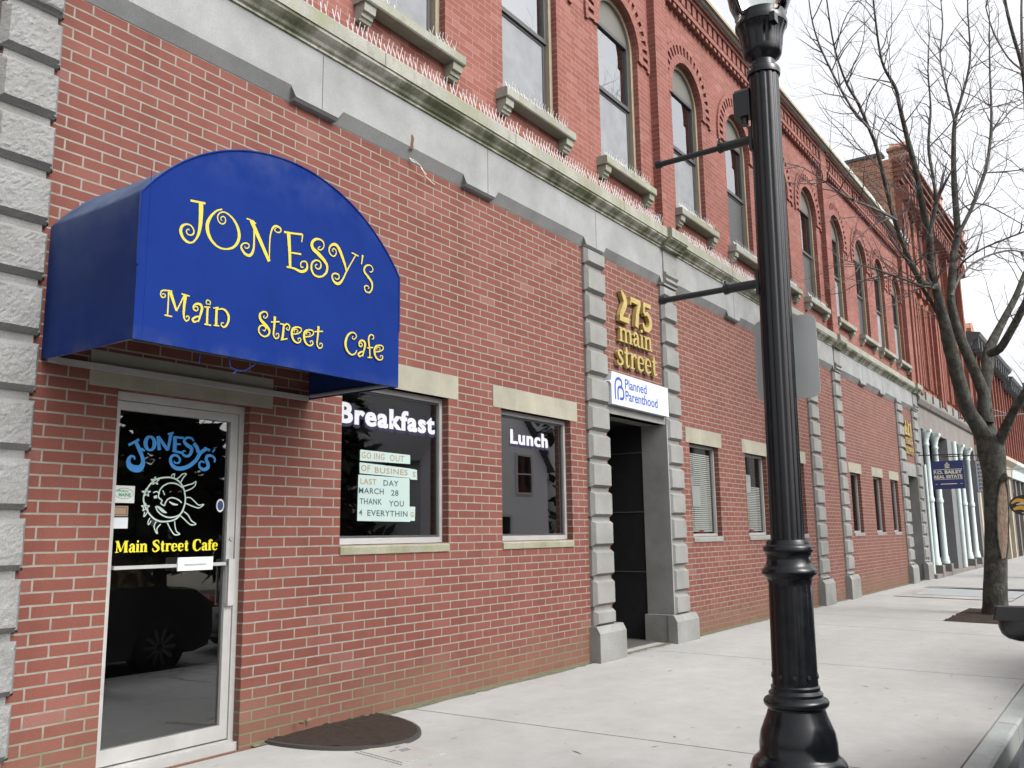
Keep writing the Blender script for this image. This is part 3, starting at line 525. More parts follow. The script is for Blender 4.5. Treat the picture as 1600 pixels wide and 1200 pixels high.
LIMBS=[[(16.476,-2.662,-0.239,0.287),(16.449,-2.684,-0.037,0.2357),(16.411,-2.703,0.216,0.2101),(16.337,-2.777,0.822,0.1947),(16.245,-2.853,1.529,0.1947),(16.16,-2.897,2.086,0.205),(16.078,-2.898,2.49,0.2357),(16.028,-2.9,2.743,0.2255)],
[(16.054,-2.878,2.541,0.1947),(15.817,-2.776,2.889,0.1631),(15.606,-2.681,3.132,0.1521),(15.37,-2.622,3.621,0.1462),(15.159,-2.583,4.055,0.1354),(14.997,-2.57,4.336,0.1197),(14.816,-2.548,4.682,0.1041),(14.655,-2.536,4.966,0.0838),(14.496,-2.523,5.236,0.0736),(14.338,-2.562,5.676,0.0683),(14.136,-2.536,6.112,0.063),(13.932,-2.526,6.609,0.0579),(13.71,-2.483,7.081,0.0479),(13.505,-2.453,7.519,0.0381),(13.363,-2.446,7.727,0.0332),(13.122,-2.339,8.073,0.0236),(12.898,-2.341,8.71,0.0187),(12.732,-2.37,9.153,0.014)],
[(14.586,-2.546,4.948,0.0638),(14.305,-2.41,4.979,0.0534),(13.939,-2.275,5.426,0.048),(13.636,-2.218,5.833,0.0428),(13.345,-2.192,6.285,0.0399),(13.062,-2.176,6.735,0.0372),(12.815,-2.145,6.956,0.0322),(12.527,-2.081,7.261,0.0273),(12.262,-2.014,7.451,0.0225),(11.968,-1.964,7.836,0.0178),(11.702,-1.976,8.297,0.0132),(11.501,-2.015,8.53,0.013)],
[(12.587,-2.192,6.855,0.0271),(12.219,-2.05,7.086,0.0245),(11.85,-1.941,7.428,0.0219),(11.506,-1.866,7.766,0.0173),(11.227,-1.866,8.039,0.0128),(10.986,-1.914,8.292,0.0084)],
[(14.11,-2.736,6.098,0.0384),(14.095,-2.735,6.367,0.0337),(14.01,-2.717,6.923,0.0289),(14.002,-2.772,7.347,0.0242),(14.009,-2.803,7.62,0.0194),(13.955,-2.821,8.144,0.0146),(13.937,-2.884,8.641,0.0097)],
[(14.167,-2.588,5.624,0.0434),(14.11,-2.736,6.098,0.0384)],
[(15.972,-2.88,2.946,0.1537),(15.964,-2.891,3.359,0.1235),(15.876,-2.795,3.797,0.1136),(15.811,-2.705,4.146,0.1089),(15.751,-2.622,4.498,0.1041),(15.702,-2.584,4.945,0.0888),(15.72,-2.637,5.372,0.0839),(15.752,-2.68,5.699,0.079),(15.807,-2.759,6.038,0.074),(15.802,-2.778,6.465,0.069),(15.785,-2.793,6.937,0.0639),(15.774,-2.83,7.454,0.0535),(15.776,-2.898,8.006,0.0429),(15.848,-3.034,8.455,0.0323),(15.918,-3.145,8.832,0.027),(15.953,-3.215,9.234,0.0217),(15.9,-3.246,9.931,0.0163)],
[(15.697,-2.907,7.972,0.032),(15.649,-2.866,8.308,0.0268),(15.608,-2.833,8.635,0.0215),(15.539,-2.807,9.123,0.0188),(15.54,-2.892,9.644,0.0162),(15.507,-2.906,10.093,0.0108)],
[(15.646,-2.779,5.99,0.0471),(15.892,-2.985,6.467,0.0423),(16.101,-3.117,6.871,0.0428),(16.299,-3.25,7.335,0.0379),(16.447,-3.341,7.895,0.0328),(16.571,-3.383,8.412,0.0276),(16.664,-3.407,9.016,0.0223),(16.757,-3.446,9.676,0.0169),(16.857,-3.493,10.325,0.0114)],
[(16.047,-2.898,2.642,0.1742),(16.102,-2.865,3.064,0.1552),(16.192,-2.869,3.441,0.1357),(16.317,-2.94,3.876,0.1317),(16.444,-2.983,4.203,0.117),(16.65,-3.168,4.628,0.0858),(16.876,-3.398,5.103,0.0704),(17.066,-3.55,5.501,0.0601),(17.288,-3.794,6.045,0.0496),(17.474,-4.014,6.686,0.0333)],
[(15.859,-3.04,4.037,0.0922),(15.764,-3.2,4.074,0.0861),(15.651,-3.396,4.326,0.0801),(15.537,-3.614,4.659,0.0743),(15.419,-3.854,5.08,0.0587),(15.276,-4.059,5.51,0.0435)],
[(16.105,-2.916,2.419,0.123),(15.941,-3.09,2.722,0.1063),(15.779,-3.257,2.997,0.0899),(15.615,-3.397,3.187,0.0838),(15.478,-3.585,3.409,0.073),(15.385,-3.88,3.775,0.0576)],
[(15.609,-2.613,5.006,0.0312),(15.841,-2.71,5.322,0.0289),(16.086,-2.785,5.498,0.0266),(16.345,-2.88,5.677,0.027),(16.703,-3.124,5.878,0.0246),(17.1,-3.402,6.005,0.0221),(17.442,-3.563,6.004,0.0196),(17.865,-3.81,5.9,0.017)],
[(15.736,-2.759,5.484,0.0262),(15.529,-2.87,5.541,0.0232),(15.41,-3.116,5.632,0.0203),(15.335,-3.418,5.698,0.02),(15.277,-3.744,5.759,0.0172),(15.183,-4.01,5.798,0.0145)],
[(14.59,-2.543,4.919,0.0393),(14.171,-2.426,4.876,0.0288),(13.717,-2.277,4.897,0.0235),(13.15,-1.984,4.98,0.0184),(12.719,-1.86,4.973,0.0135),(12.317,-1.772,4.946,0.0088)],
[(13.385,-2.288,5.705,0.0279),(13.072,-2.323,5.644,0.0273),(12.587,-2.146,5.7,0.0245),(12.075,-1.929,5.75,0.0218),(11.578,-1.755,5.876,0.0149),(11.181,-1.689,5.883,0.0104),(10.844,-1.691,5.827,0.0081)],
[(15.194,-2.541,4.376,0.0606),(14.884,-2.454,4.69,0.045),(14.569,-2.351,4.968,0.0396),(14.291,-2.286,5.2,0.0293),(14.037,-2.231,5.349,0.0242)],
[(15.685,-3.272,8.064,0.0158),(16.079,-3.531,8.226,0.0133),(16.53,-3.88,8.42,0.0108)],
[(16.547,-3.213,7.28,0.0165),(16.501,-3.484,7.218,0.0162),(16.461,-3.767,7.167,0.0133)],
[(15.7,-2.809,6.427,0.0158),(15.775,-3.036,6.531,0.0158),(15.876,-3.252,6.468,0.0157),(15.989,-3.456,6.313,0.013),(16.135,-3.697,6.117,0.0104)],
[(16.818,-3.329,8.158,0.0224),(17.013,-3.481,8.321,0.0197),(17.193,-3.634,8.565,0.017),(17.415,-3.828,8.743,0.0142)]]
LIMBS_FAR=[[(28.4,-2.551,-0.071,0.2415),(27.856,-2.901,3.376,0.2064),(27.282,-3.187,6.755,0.1716),(26.738,-3.361,9.612,0.1198),(26.245,-3.405,11.781,0.0768),(25.881,-3.432,13.266,0.0596),(25.546,-3.326,14.159,0.0509),(25.274,-3.259,14.878,0.0423),(25.04,-3.27,15.676,0.0253)],
[(26.948,-3.35,9.677,0.0776),(26.667,-3.328,11.688,0.0607),(26.582,-3.388,13.03,0.0523),(26.515,-3.455,14.297,0.0438),(26.5,-3.546,15.402,0.0352),(26.536,-3.664,16.342,0.0265)],
[(25.894,-3.431,13.272,0.0341),(25.374,-3.163,13.492,0.0253),(24.815,-2.935,14.034,0.025),(24.367,-2.861,14.561,0.0165)]]
# ================================================================ ground, road, pavement
def sz(y): return -0.02 + 0.0215 * y                      # the pavement falls towards the kerb
m = MB(); m.add([(-400, -400, -.34), (600, -400, -.34), (600, 400, -.34), (-400, 400, -.34)], [(0, 1, 2, 3)]); struct(m.build("ground", "earth"))
m = MB(); m.add([(-150, -13.2, -.25), (300, -13.2, -.25), (300, -3.80, -.25), (-150, -3.80, -.25)], [(0, 1, 2, 3)]); struct(m.build("road", "asphalt"))
m = MB(); m.add([(-150, -3.735, sz(-3.735) - .02), (300, -3.735, sz(-3.735) - .02), (300, .3, sz(.3) - .02), (-150, .3, sz(.3) - .02)], [(0, 1, 2, 3)])
m.box(-150, 300, -3.735, .02, -.33, -.14)
struct(m.build("pavement_base", "joint_dirt"))
PIT = (14.75, 17.3, -3.02, -2.18)
m = MB(); jx = [-40, -2.55, 1.45, 5.45, 9.45, 13.2, 14.75, 17.3, 19.2, 22.9, 27, 31, 35, 39, 43, 48, 54, 60, 80, 130]
g = .008
for i in range(len(jx) - 1):
    a, b = jx[i] + g, jx[i + 1] - g
    bands = [(-3.73, -.035)]
    if (jx[i], jx[i + 1]) == (14.75, 17.3): bands = [(-3.73, PIT[2]), (PIT[3], -.035)]
    if (jx[i], jx[i + 1]) == (19.2, 22.9): bands = [(-3.73, -2.62), (-.5, -.035)]
    for (p_, q) in bands:
        sk = lambda x, y: x - .085 * (y + .9) if 1 < x < 12 else x          # the near joints run slightly askew
        m.add([(sk(a, p_), p_, sz(p_)), (sk(b, p_), p_, sz(p_)), (sk(b, q), q, sz(q)), (sk(a, q), q, sz(q)),
               (sk(a, p_), p_, sz(p_) - .02), (sk(b, p_), p_, sz(p_) - .02), (sk(b, q), q, sz(q) - .02), (sk(a, q), q, sz(q) - .02)],
              [(0, 1, 2, 3), (0, 4, 5, 1), (1, 5, 6, 2), (2, 6, 7, 3), (3, 7, 4, 0)])
struct(m.build("sidewalk", "sidewalk_concrete"))
m = MB()                                                   # crumbly mossy strip where the wall meets the pavement
rng = random.Random(3); x = 3.9; P = []
while x < 26:
    P.append((x, -.02 - rng.random() * .055)); x += .06 + rng.random() * .12
vs = []; fs = []
for i, (x, y) in enumerate(P): vs += [(x, y, sz(y) + .004), (x, .01, sz(0) + .012)]
for i in range(len(P) - 1): fs.append((2 * i, 2 * i + 2, 2 * i + 3, 2 * i + 1))
m.add(vs, fs); struct(m.build("sidewalk_joint", "mossy_joint"))
m = MB(); kx = [-60, -6, -2.4, 1.0, 4.2, 7.54, 10.9, 14.2, 17.6, 21, 24.5, 28, 31.5, 35, 39, 43, 47, 52, 60, 130]
for i in range(len(kx) - 1):
    a, b = kx[i] + .005, kx[i + 1] - .005
    m.sweep_x([(-3.74, -.105), (-3.855, -.11), (-3.872, -.125), (-3.88, -.33), (-3.74, -.33)], a, b)
struct(m.build("kerb", "kerb_granite"))
m = MB(); gx = 26; gy = 10; rng = random.Random(5)
vs = [(PIT[0] + (PIT[1] - PIT[0]) * i / gx, PIT[2] + (PIT[3] - PIT[2]) * j / gy, sz(PIT[2] + (PIT[3] - PIT[2]) * j / gy) + .002 + .02 * mnoise.noise((i * .5, j * .5, 1))) for j in range(gy + 1) for i in range(gx + 1)]
m.add(vs, [(j * (gx + 1) + i, j * (gx + 1) + i + 1, (j + 1) * (gx + 1) + i + 1, (j + 1) * (gx + 1) + i) for j in range(gy) for i in range(gx)])
struct(m.build("tree_pit_soil", "mulch"))
m = MB(); m.add([(-150, -16.5, -.12), (300, -16.5, -.12), (300, -13.2, -.12), (-150, -13.2, -.12)], [(0, 1, 2, 3)]); m.box(-150, 300, -13.3, -13.2, -.3, -.118)
struct(m.build("far_sidewalk", "far_concrete"))

# ================================================================ wall with openings
def wall(mb, x0, x1, z0, z1, ops, y=0.0, depth=.1, nseg=14, y_back=None):
    xs = sorted({x0, x1} | {o[0] for o in ops} | {o[1] for o in ops})
    for a, b in zip(xs, xs[1:]):
        cut = sorted([o for o in ops if o[0] <= a + 1e-6 and o[1] >= b - 1e-6], key=lambda o: o[2]); z = z0
        for oi, o in enumerate(cut):
            if o[2] > z + 1e-6: mb.quad((a, y, z), (b, y, z), (b, y, o[2]), (a, y, o[2]))
            z = o[3]
            if o[4]:
                r = (b - a) / 2; c = (a + b) / 2; sp = o[3] - r; top = cut[oi + 1][2] if oi + 1 < len(cut) else z1; z = top
                for k in range(nseg):
                    t0 = math.pi * (1 - k / nseg); t1 = math.pi * (1 - (k + 1) / nseg)
                    p0 = (c + r * math.cos(t0), sp + r * math.sin(t0)); p1 = (c + r * math.cos(t1), sp + r * math.sin(t1))
                    mb.quad((p0[0], y, p0[1]), (p1[0], y, p1[1]), (p1[0], y, top), (p0[0], y, top))
        if z < z1 - 1e-6: mb.quad((a, y, z), (b, y, z), (b, y, z1), (a, y, z1))
    for (a, b, c, d, arch) in ops:
        dd = depth; e = d - (b - a) / 2 if arch else d
        mb.quad((a, y, c), (a, y, e), (a, y + dd, e), (a, y + dd, c)); mb.quad((b, y, c), (b, y + dd, c), (b, y + dd, e), (b, y, e))
        mb.quad((a, y, c), (a, y + dd, c), (b, y + dd, c), (b, y, c))
        if arch:
            r = (b - a) / 2; cc = (a + b) / 2
            for k in range(nseg):
                t0 = math.pi * (1 - k / nseg); t1 = math.pi * (1 - (k + 1) / nseg)
                p0 = (cc + r * math.cos(t0), e + r * math.sin(t0)); p1 = (cc + r * math.cos(t1), e + r * math.sin(t1))
                mb.quad((p0[0], y, p0[1]), (p0[0], y + dd, p0[1]), (p1[0], y + dd, p1[1]), (p1[0], y, p1[1]))
        else: mb.quad((a, y, d), (b, y, d), (b, y + dd, d), (a, y + dd, d))
CB = .0677
SILL, HEAD, LTOP = 17 * CB, 36 * CB, 39 * CB
BL = thing("main_street_building", "long two storey brick block with grey granite pillars and arched upper windows", "building", (13, 0, 0))
DOOR = (2.86, 3.80, -.02, 2.14, False)
cafe = [(4.63, 5.877), (6.65, 7.885)]
bay2 = [(10.88, 11.86), (12.89, 13.82), (14.86, 15.74)]
bay3 = [(18.80, 19.60), (20.70, 21.51), (22.36, 23.14)]
ops = [DOOR] + [(a, b, SILL + .068, HEAD, False) for a, b in cafe + bay2 + bay3]
ENT = (8.66, 10.12, -.06, 2.60, False); ENT2 = (24.1, 25.45, -.06, 2.62, False)
m = MB(); wall(m, 1.2, 26.0, -.3, 5.05, ops + [ENT, ENT2], 0, .11); m.build("ground_floor_wall", "new_red_brick", BL)
# upper storey
UP = [2.80, 4.79, 6.745, 8.74, 10.82, 12.79, 14.76, 16.58, 18.56, 20.6, 22.42, 24.3]
UW = 1.05; USILL, UTOP = 5.60, 7.96
uops = [(a, a + UW, USILL, UTOP, True) for a in UP]
m = MB(); wall(m, 1.2, 26.0, 5.05, 9.15, uops, 0.0, .13)
m.build("upper_wall", "old_red_brick", BL)
m = MB(); m.box(1.2, 26, 7.9, 8, -.3, 9.1); m.box(1.2, 1.35, .3, 7.9, -.3, 9.1); m.box(25.85, 26, .3, 7.9, -.3, 9.1); m.box(1.35, 25.85, .45, 7.9, 8.95, 9.08); m.box(1.35, 25.85, .3, 7.9, 4.6, 4.75)
m.box(8.3, 8.45, .3, 7.9, -.3, 4.6); m.box(10.6, 10.75, .3, 7.9, -.3, 4.6); m.box(16.2, 16.35, .3, 7.9, -.3, 4.6)
m.box(1.35, 25.85, 3.2, 3.3, -.3, 4.6); m.box(1.35, 25.85, 2.2, 2.3, 4.75, 8.95)
m.build("inner_shell", "dark_room", BL)
m = MB(); m.box(1.35, 25.85, .16, 3.2, -.3, .0); m.build("inner_floor", "room_floor", BL)
# piers on the upper storey and parapet corbelling
for (a, b) in ((10.14, 10.52), (17.93, 18.33), (25.45, 25.97)):
    m = MB(); m.box(a, b, -.11, 0, 5.0, 9.1); m.build("brick_pier", "old_red_brick", BL)
def parapet(xa, xb):
    m = MB(); m.box(xa, xb, -.10, .0, 8.72, 8.80)
    x = xa
    while x < xb - .05:                                         # sawtooth row of brick ends
        m.box(x, x + .085, -.085, 0, 8.655, 8.72); x += .165
    m.box(xa, xb, -.075, 0, 8.80, 8.84)
    x = xa + .02
    while x < xb - .1:                                          # upright bricks with gaps between
        m.box(x, x + .125, -.085, 0, 8.84, 9.02); x += .20
    m.box(xa, xb, -.105, 0, 9.02, 9.08); m.box(xa, xb, -.135, 0, 9.08, 9.14)
    m.build("corbel_band", "old_red_brick", BL)
for a, b in ((2.3, 10.13), (10.53, 17.92), (18.34, 25.44)): parapet(a, b)
m = MB(); m.sweep_x([(.4, 9.152), (-.16, 9.152), (-.19, 9.17), (-.22, 9.20), (-.23, 9.27), (.4, 9.34)], 1.2, 26.1); m.build("roof_coping", "copper_green", BL)
m = MB(); m.sweep_x([(-.20, 9.12), (-.245, 9.12), (-.245, 9.17), (-.20, 9.165)], 1.2, 26.1); m.build("gutter_edge", "tan_frame", BL)

# ---- granite
def pillar(xa, xb, rough=False, plinth=None, z_top=4.40, first=.19, ptop=.30, yf=-.075):
    m = MB(); m.box(xa + .03, xb - .03, -.025, .02, ptop, z_top)
    k = 0
    zs = [first + .307 * i for i in range(15)]
    lo = ptop
    cuts = [z for z in zs if z > ptop + .05 and z < z_top] + [z_top + .0]
    prev = ptop
    for c in cuts:
        a = prev + (.022 if prev > ptop else 0); b = c - (.022 if c < z_top else 0)
        if rough:
            block_rough(m, xa, xb, a, b, yf)
        else: m.frustum(xa, xb, a, b, 0.015, -.03, yf, .026)
        prev = c
    m.build("granite_pillar", "rough_granite" if rough else "grey_granite", BL)
    if plinth:
        m = MB(); p0, p1, zt = plinth
        m.sweep_x([(.0, -.3), (-.12, -.3), (-.12, zt - .07), (-.08, zt), (0.0, zt)], p0, p1); m.build("plinth", "grey_granite", BL)
def block_rough(m, xa, xb, za, zb, yf):
    """rock faced block: a chamfered edge round a face broken by real relief"""
    nx, nz = 22, 18; vs = []; fs = []
    for j in range(nz + 1):
        for i in range(nx + 1):
            u, w = i / nx, j / nz; x = xa + (xb - xa) * u; z = za + (zb - za) * w
            e = min(u * (xb - xa), (1 - u) * (xb - xa), w * (zb - za), (1 - w) * (zb - za))
            d = min(1, e / .03); d = d * d * (3 - 2 * d)
            r = (mnoise.noise((x * 34, z * 34, 3)) * .005 + mnoise.noise((x * 75, z * 75, 7)) * .004 + mnoise.noise((x * 9, z * 9, za * 3)) * .006) * (1 if e > .028 else e / .028)
            y = -.03 + (yf + .03) * d - r
            vs.append((x, y, z))
    for j in range(nz):
        for i in range(nx): fs.append((j * (nx + 1) + i, j * (nx + 1) + i + 1, (j + 1) * (nx + 1) + i + 1, (j + 1) * (nx + 1) + i))
    m.add(vs, fs); m.box(xa, xb, -.03, .015, za, zb)
pillar(2.04, 2.375, rough=True, plinth=None, ptop=-.2, first=.19 - .307)
pillar(8.20, 8.62, plinth=(8.17, 8.74, .335), first=.205, ptop=.335)
pillar(10.13, 10.53, plinth=(10.02, 10.66, .30), first=.245, ptop=.30)
pillar(16.19, 16.68, plinth=(16.12, 16.76, .42), ptop=.42)
pillar(17.92, 18.36, plinth=(17.86, 18.52, .42), ptop=.42)
pillar(23.52, 24.08, plinth=(23.46, 24.16, .42), ptop=.42)
pillar(25.42, 25.97, plinth=(25.35, 26.05, .42), ptop=.42)
m = MB(); m.box(1.2, 2.0, -.02, -.005, -.3, 5.0); m.build("side_return", "new_red_brick", BL)
# frieze: one lower edge, dropping to a tab over every stone joint
def frieze(xa, xb, tabs):
    YF = -.07; m = MB(); xs = [xa]; segs = []
    for (t0, t1) in tabs:
        if t0 > xs[-1]: segs.append((xs[-1], t0, False))
        segs.append((max(t0, xa), min(t1, xb), True)); xs.append(t1)
    if xs[-1] < xb: segs.append((xs[-1], xb, False))
    for (a, b, tab) in segs:
        zb = 4.425 if tab else 4.495; zi = 4.405 if tab else 4.402; yi = -.045 if tab else -.004
        m.sweep_x([(yi, zi), (YF, zb), (YF, 4.875), (.01, 4.875), (.01, zi)], a, b)
    for (t0, t1) in tabs:                                    # sloping shoulders either side of a tab
        if t0 > xa + .06: m.extrude([(t0 - .05, 4.4955), (t0, 4.426), (t0, 4.4955)], YF + .0005, -.02)
        if t1 < xb - .06: m.extrude([(t1 + .05, 4.4955), (t1, 4.426), (t1, 4.4955)], YF + .0005, -.02)
    m.build("frieze", "frieze_granite", BL)
    return segs
TAB1 = [(1.2, 1.3), (4.05, 4.47), (6.06, 6.5), (8.2, 8.6), (10.1, 10.2)]
frieze(1.2, 10.14, TAB1); frieze(10.52, 17.93, [(10.52, 10.56), (12.35, 12.8), (14.5, 14.95), (16.2, 16.65), (17.9, 17.93)])
frieze(18.35, 25.45, [(18.35, 18.38), (20.0, 20.45), (21.8, 22.25), (23.5, 24.0), (25.4, 25.45)])
for x in (4.30, 6.38, 8.42, 12.6, 14.7, 20.2, 22.0):
    m = MB(); m.box(x, x + .006, -.0715, -.069, 4.43, 4.87); m.build("frieze_joint", "joint_dirt", BL)
for (a, b) in ((10.14, 10.52), (17.93, 18.35), (25.44, 25.97)):
    m = MB(); m.sweep_x([(.0, 4.40), (-.085, 4.40), (-.085, 4.43), (-.115, 4.45), (-.115, 4.475), (-.09, 4.50), (-.12, 4.53), (-.12, 4.555), (-.085, 4.575), (-.085, 4.875), (0, 4.875)], a, b)
    m.build("pillar_cap", "grey_granite", BL)
# ledge: mossy cove below, plain face above, sloping top
def ledge(xa, xb, dy=0.0):
    m = MB(); m.sweep_x([(.0, 4.875), (-.085 - dy, 4.875), (-.085 - dy, 4.895), (-.105 - dy, 4.905), (-.12 - dy, 4.925), (-.15 - dy, 4.945), (-.175 - dy, 4.965), (-.18 - dy, 4.985), (0, 4.985)], xa, xb)
    m.build("ledge_cove", "mossy_granite", BL)
    m = MB(); m.sweep_x([(.0, 4.987), (-.19 - dy, 4.987), (-.19 - dy, 5.10), (-.18 - dy, 5.115), (0, 5.15)], xa, xb); m.build("ledge", "ledge_granite", BL)
ledge(1.2, 10.08); ledge(10.085, 10.58, .06); ledge(10.585, 17.88); ledge(17.885, 18.4, .06); ledge(18.405, 25.38); ledge(25.385, 26.05, .06)
for x in (4.85, 6.68, 8.9, 12.3, 14.0, 15.8, 20.3, 22.2):
    m = MB(); m.box(x, x + .007, -.1915, -.18, 4.99, 5.10); m.build("ledge_joint", "joint_dirt", BL)
m = MB(); m.extrude([(5.285, 4.475), (5.33, 4.475), (5.325, 4.53), (5.335, 4.58), (5.315, 4.61), (5.30, 4.60), (5.298, 4.54)], -.0725, -.0705); m.build("rust_stain", "rust", BL)

# ---- ground floor lintels and sills
for (a, b) in cafe:
    m = MB(); m.box(a - .13, b + .13, -.006, .13, HEAD, LTOP); m.build("lintel", "sandy_lintel_stone", BL)
    m = MB(); m.sweep_x([(.13, SILL), (-.012, SILL), (-.014, SILL + .052), (.0, SILL + .062), (.13, SILL + .072)], a, b); m.build("sill", "mossy_sill_stone", BL)
for (a, b) in bay2 + bay3:
    m = MB(); m.box(a - .115, b + .115, -.006, .13, HEAD, LTOP); m.build("lintel", "sandy_lintel_stone", BL)
    m = MB(); m.sweep_x([(.13, SILL), (-.012, SILL), (-.014, SILL + .052), (.0, SILL + .062), (.13, SILL + .072)], a, b); m.build("sill", "grey_granite", BL)
m = MB(); m.box(2.68, 3.98, -.006, .13, 2.142, 2.142 + 3 * CB); m.build("lintel", "sandy_lintel_stone", BL)

def frame(m, x0, x1, z0, z1, y0, y1, w, wb=None, wt=None):
    wb = w if wb is None else wb; wt = w if wt is None else wt
    m.box(x0, x0 + w, y0, y1, z0, z1); m.box(x1 - w, x1, y0, y1, z0, z1)
    m.box(x0 + w, x1 - w, y0, y1, z0, z0 + wb); m.box(x0 + w, x1 - w, y0, y1, z1 - wt, z1)
def pane(name, x0, x1, z0, z1, y, mat, parent):
    m = MB(); m.quad((x0, y, z0), (x1, y, z0), (x1, y, z1), (x0, y, z1)); return m.build(name, mat, parent)
# ---- the two cafe windows
ZB, ZT = SILL + .072, HEAD
for i, (a, b) in enumerate(cafe):
    m = MB(); frame(m, a, b, ZB, ZT, .07, .112, .035, .045, .04); W = m.build("window", "aluminium", BL)
    m = MB(); frame(m, a + .035, b - .035, ZB + .045, ZT - .04, .088, .112, .018); m.build("gasket", "dark_sash", W)
    pane("pane", a + .053, b - .053, ZB + .063, ZT - .058, .100, "pane_glass" if i == 0 else "mirror_glass", W)
    if i == 0:
        m = MB(); text(m, "Breakfast", 4.685, 2.113, .232, .0975, bold=.0075, sx=1.0, spacing=1.14)
        LET = m
    else:
        m = MB(); text(m, "Lunch", 6.93, 2.135, .19, .0975, bold=.0056, spacing=1.12); LET = m
    def fit(mb, x0, x1, z0, z1):
        xs = [v[0] for v in mb.v]; zs = [v[2] for v in mb.v]
        fx = (x1 - x0) / (max(xs) - min(xs)); fz = (z1 - z0) / (max(zs) - min(zs)); ax, az = min(xs), min(zs)
        mb.v = [(x0 + (v[0] - ax) * fx, v[1], z0 + (v[2] - az) * fz) for v in mb.v]; return mb
    if i == 0: fit(LET, 4.70, 5.808, 2.125, 2.29)
    else: fit(LET, 6.935, 7.59, 2.135, 2.275)
    base_v, base_f = list(LET.v), list(LET.f)
    for k, (dx, dz) in enumerate(((-.0045, 0), (.0045, 0))): LET.add([(v[0] + dx, v[1] + .00012 * (k + 1), v[2] + dz) for v in base_v], base_f)
    LET.build("lettering", "vinyl_white", W)
    LET.v, LET.f = base_v, base_f
    sh = MB()
    for k, (dx, dz, g_) in enumerate(((-.016, -.02, 0), (.016, -.02, 1), (0, -.027, 2), (-.017, .004, 3), (.017, .004, 4))):
        sh.add([(v[0] + dx, v[1] + .0008 + .0003 * k, v[2] + dz) for v in LET.v], LET.f)
    sh.build("lettering_shadow", "vinyl_shadow", W)
# ---- windows of the second and third bay, blinds behind the glass
for i, (a, b) in enumerate(bay2 + bay3):
    m = MB(); frame(m, a, b, ZB, ZT, .07, .112, .03, .035, .035); W = m.build("window", "aluminium", BL)
    pane("pane", a + .03, b - .03, ZB + .035, ZT - .035, .098, "clear_glass", W)
    m = MB(); z = ZB + .06; top = ZT - (.5 if i in (1,) else .12)
    if i < 3:
        while z < top: m.add([(a + .04, .118, z), (b - .04, .118, z), (b - .04, .132, z + .02), (a + .04, .132, z + .02)], [(0, 1, 2, 3)]); z += .027
        m.build("blind", "blind", W)
    if i in (0, 1):
        m = MB(); xx, zz = ((11.15, 1.62), (13.1, 1.86))[i]; m.box(xx, xx + .26, .106, .108, zz, zz + .27); m.build("notice", "paper_white", W)
        m = MB(); xx = (11.35, 13.25)[i]; m.box(xx, xx + .12, .106, .109, 1.27, 1.31); m.build("sticker", "red_paint", W)
    if i == 0:
        m = MB(); m.box(11.42, 11.435, .106, .109, 1.75, 2.0); m.build("cord_pull", "paper_white", W)
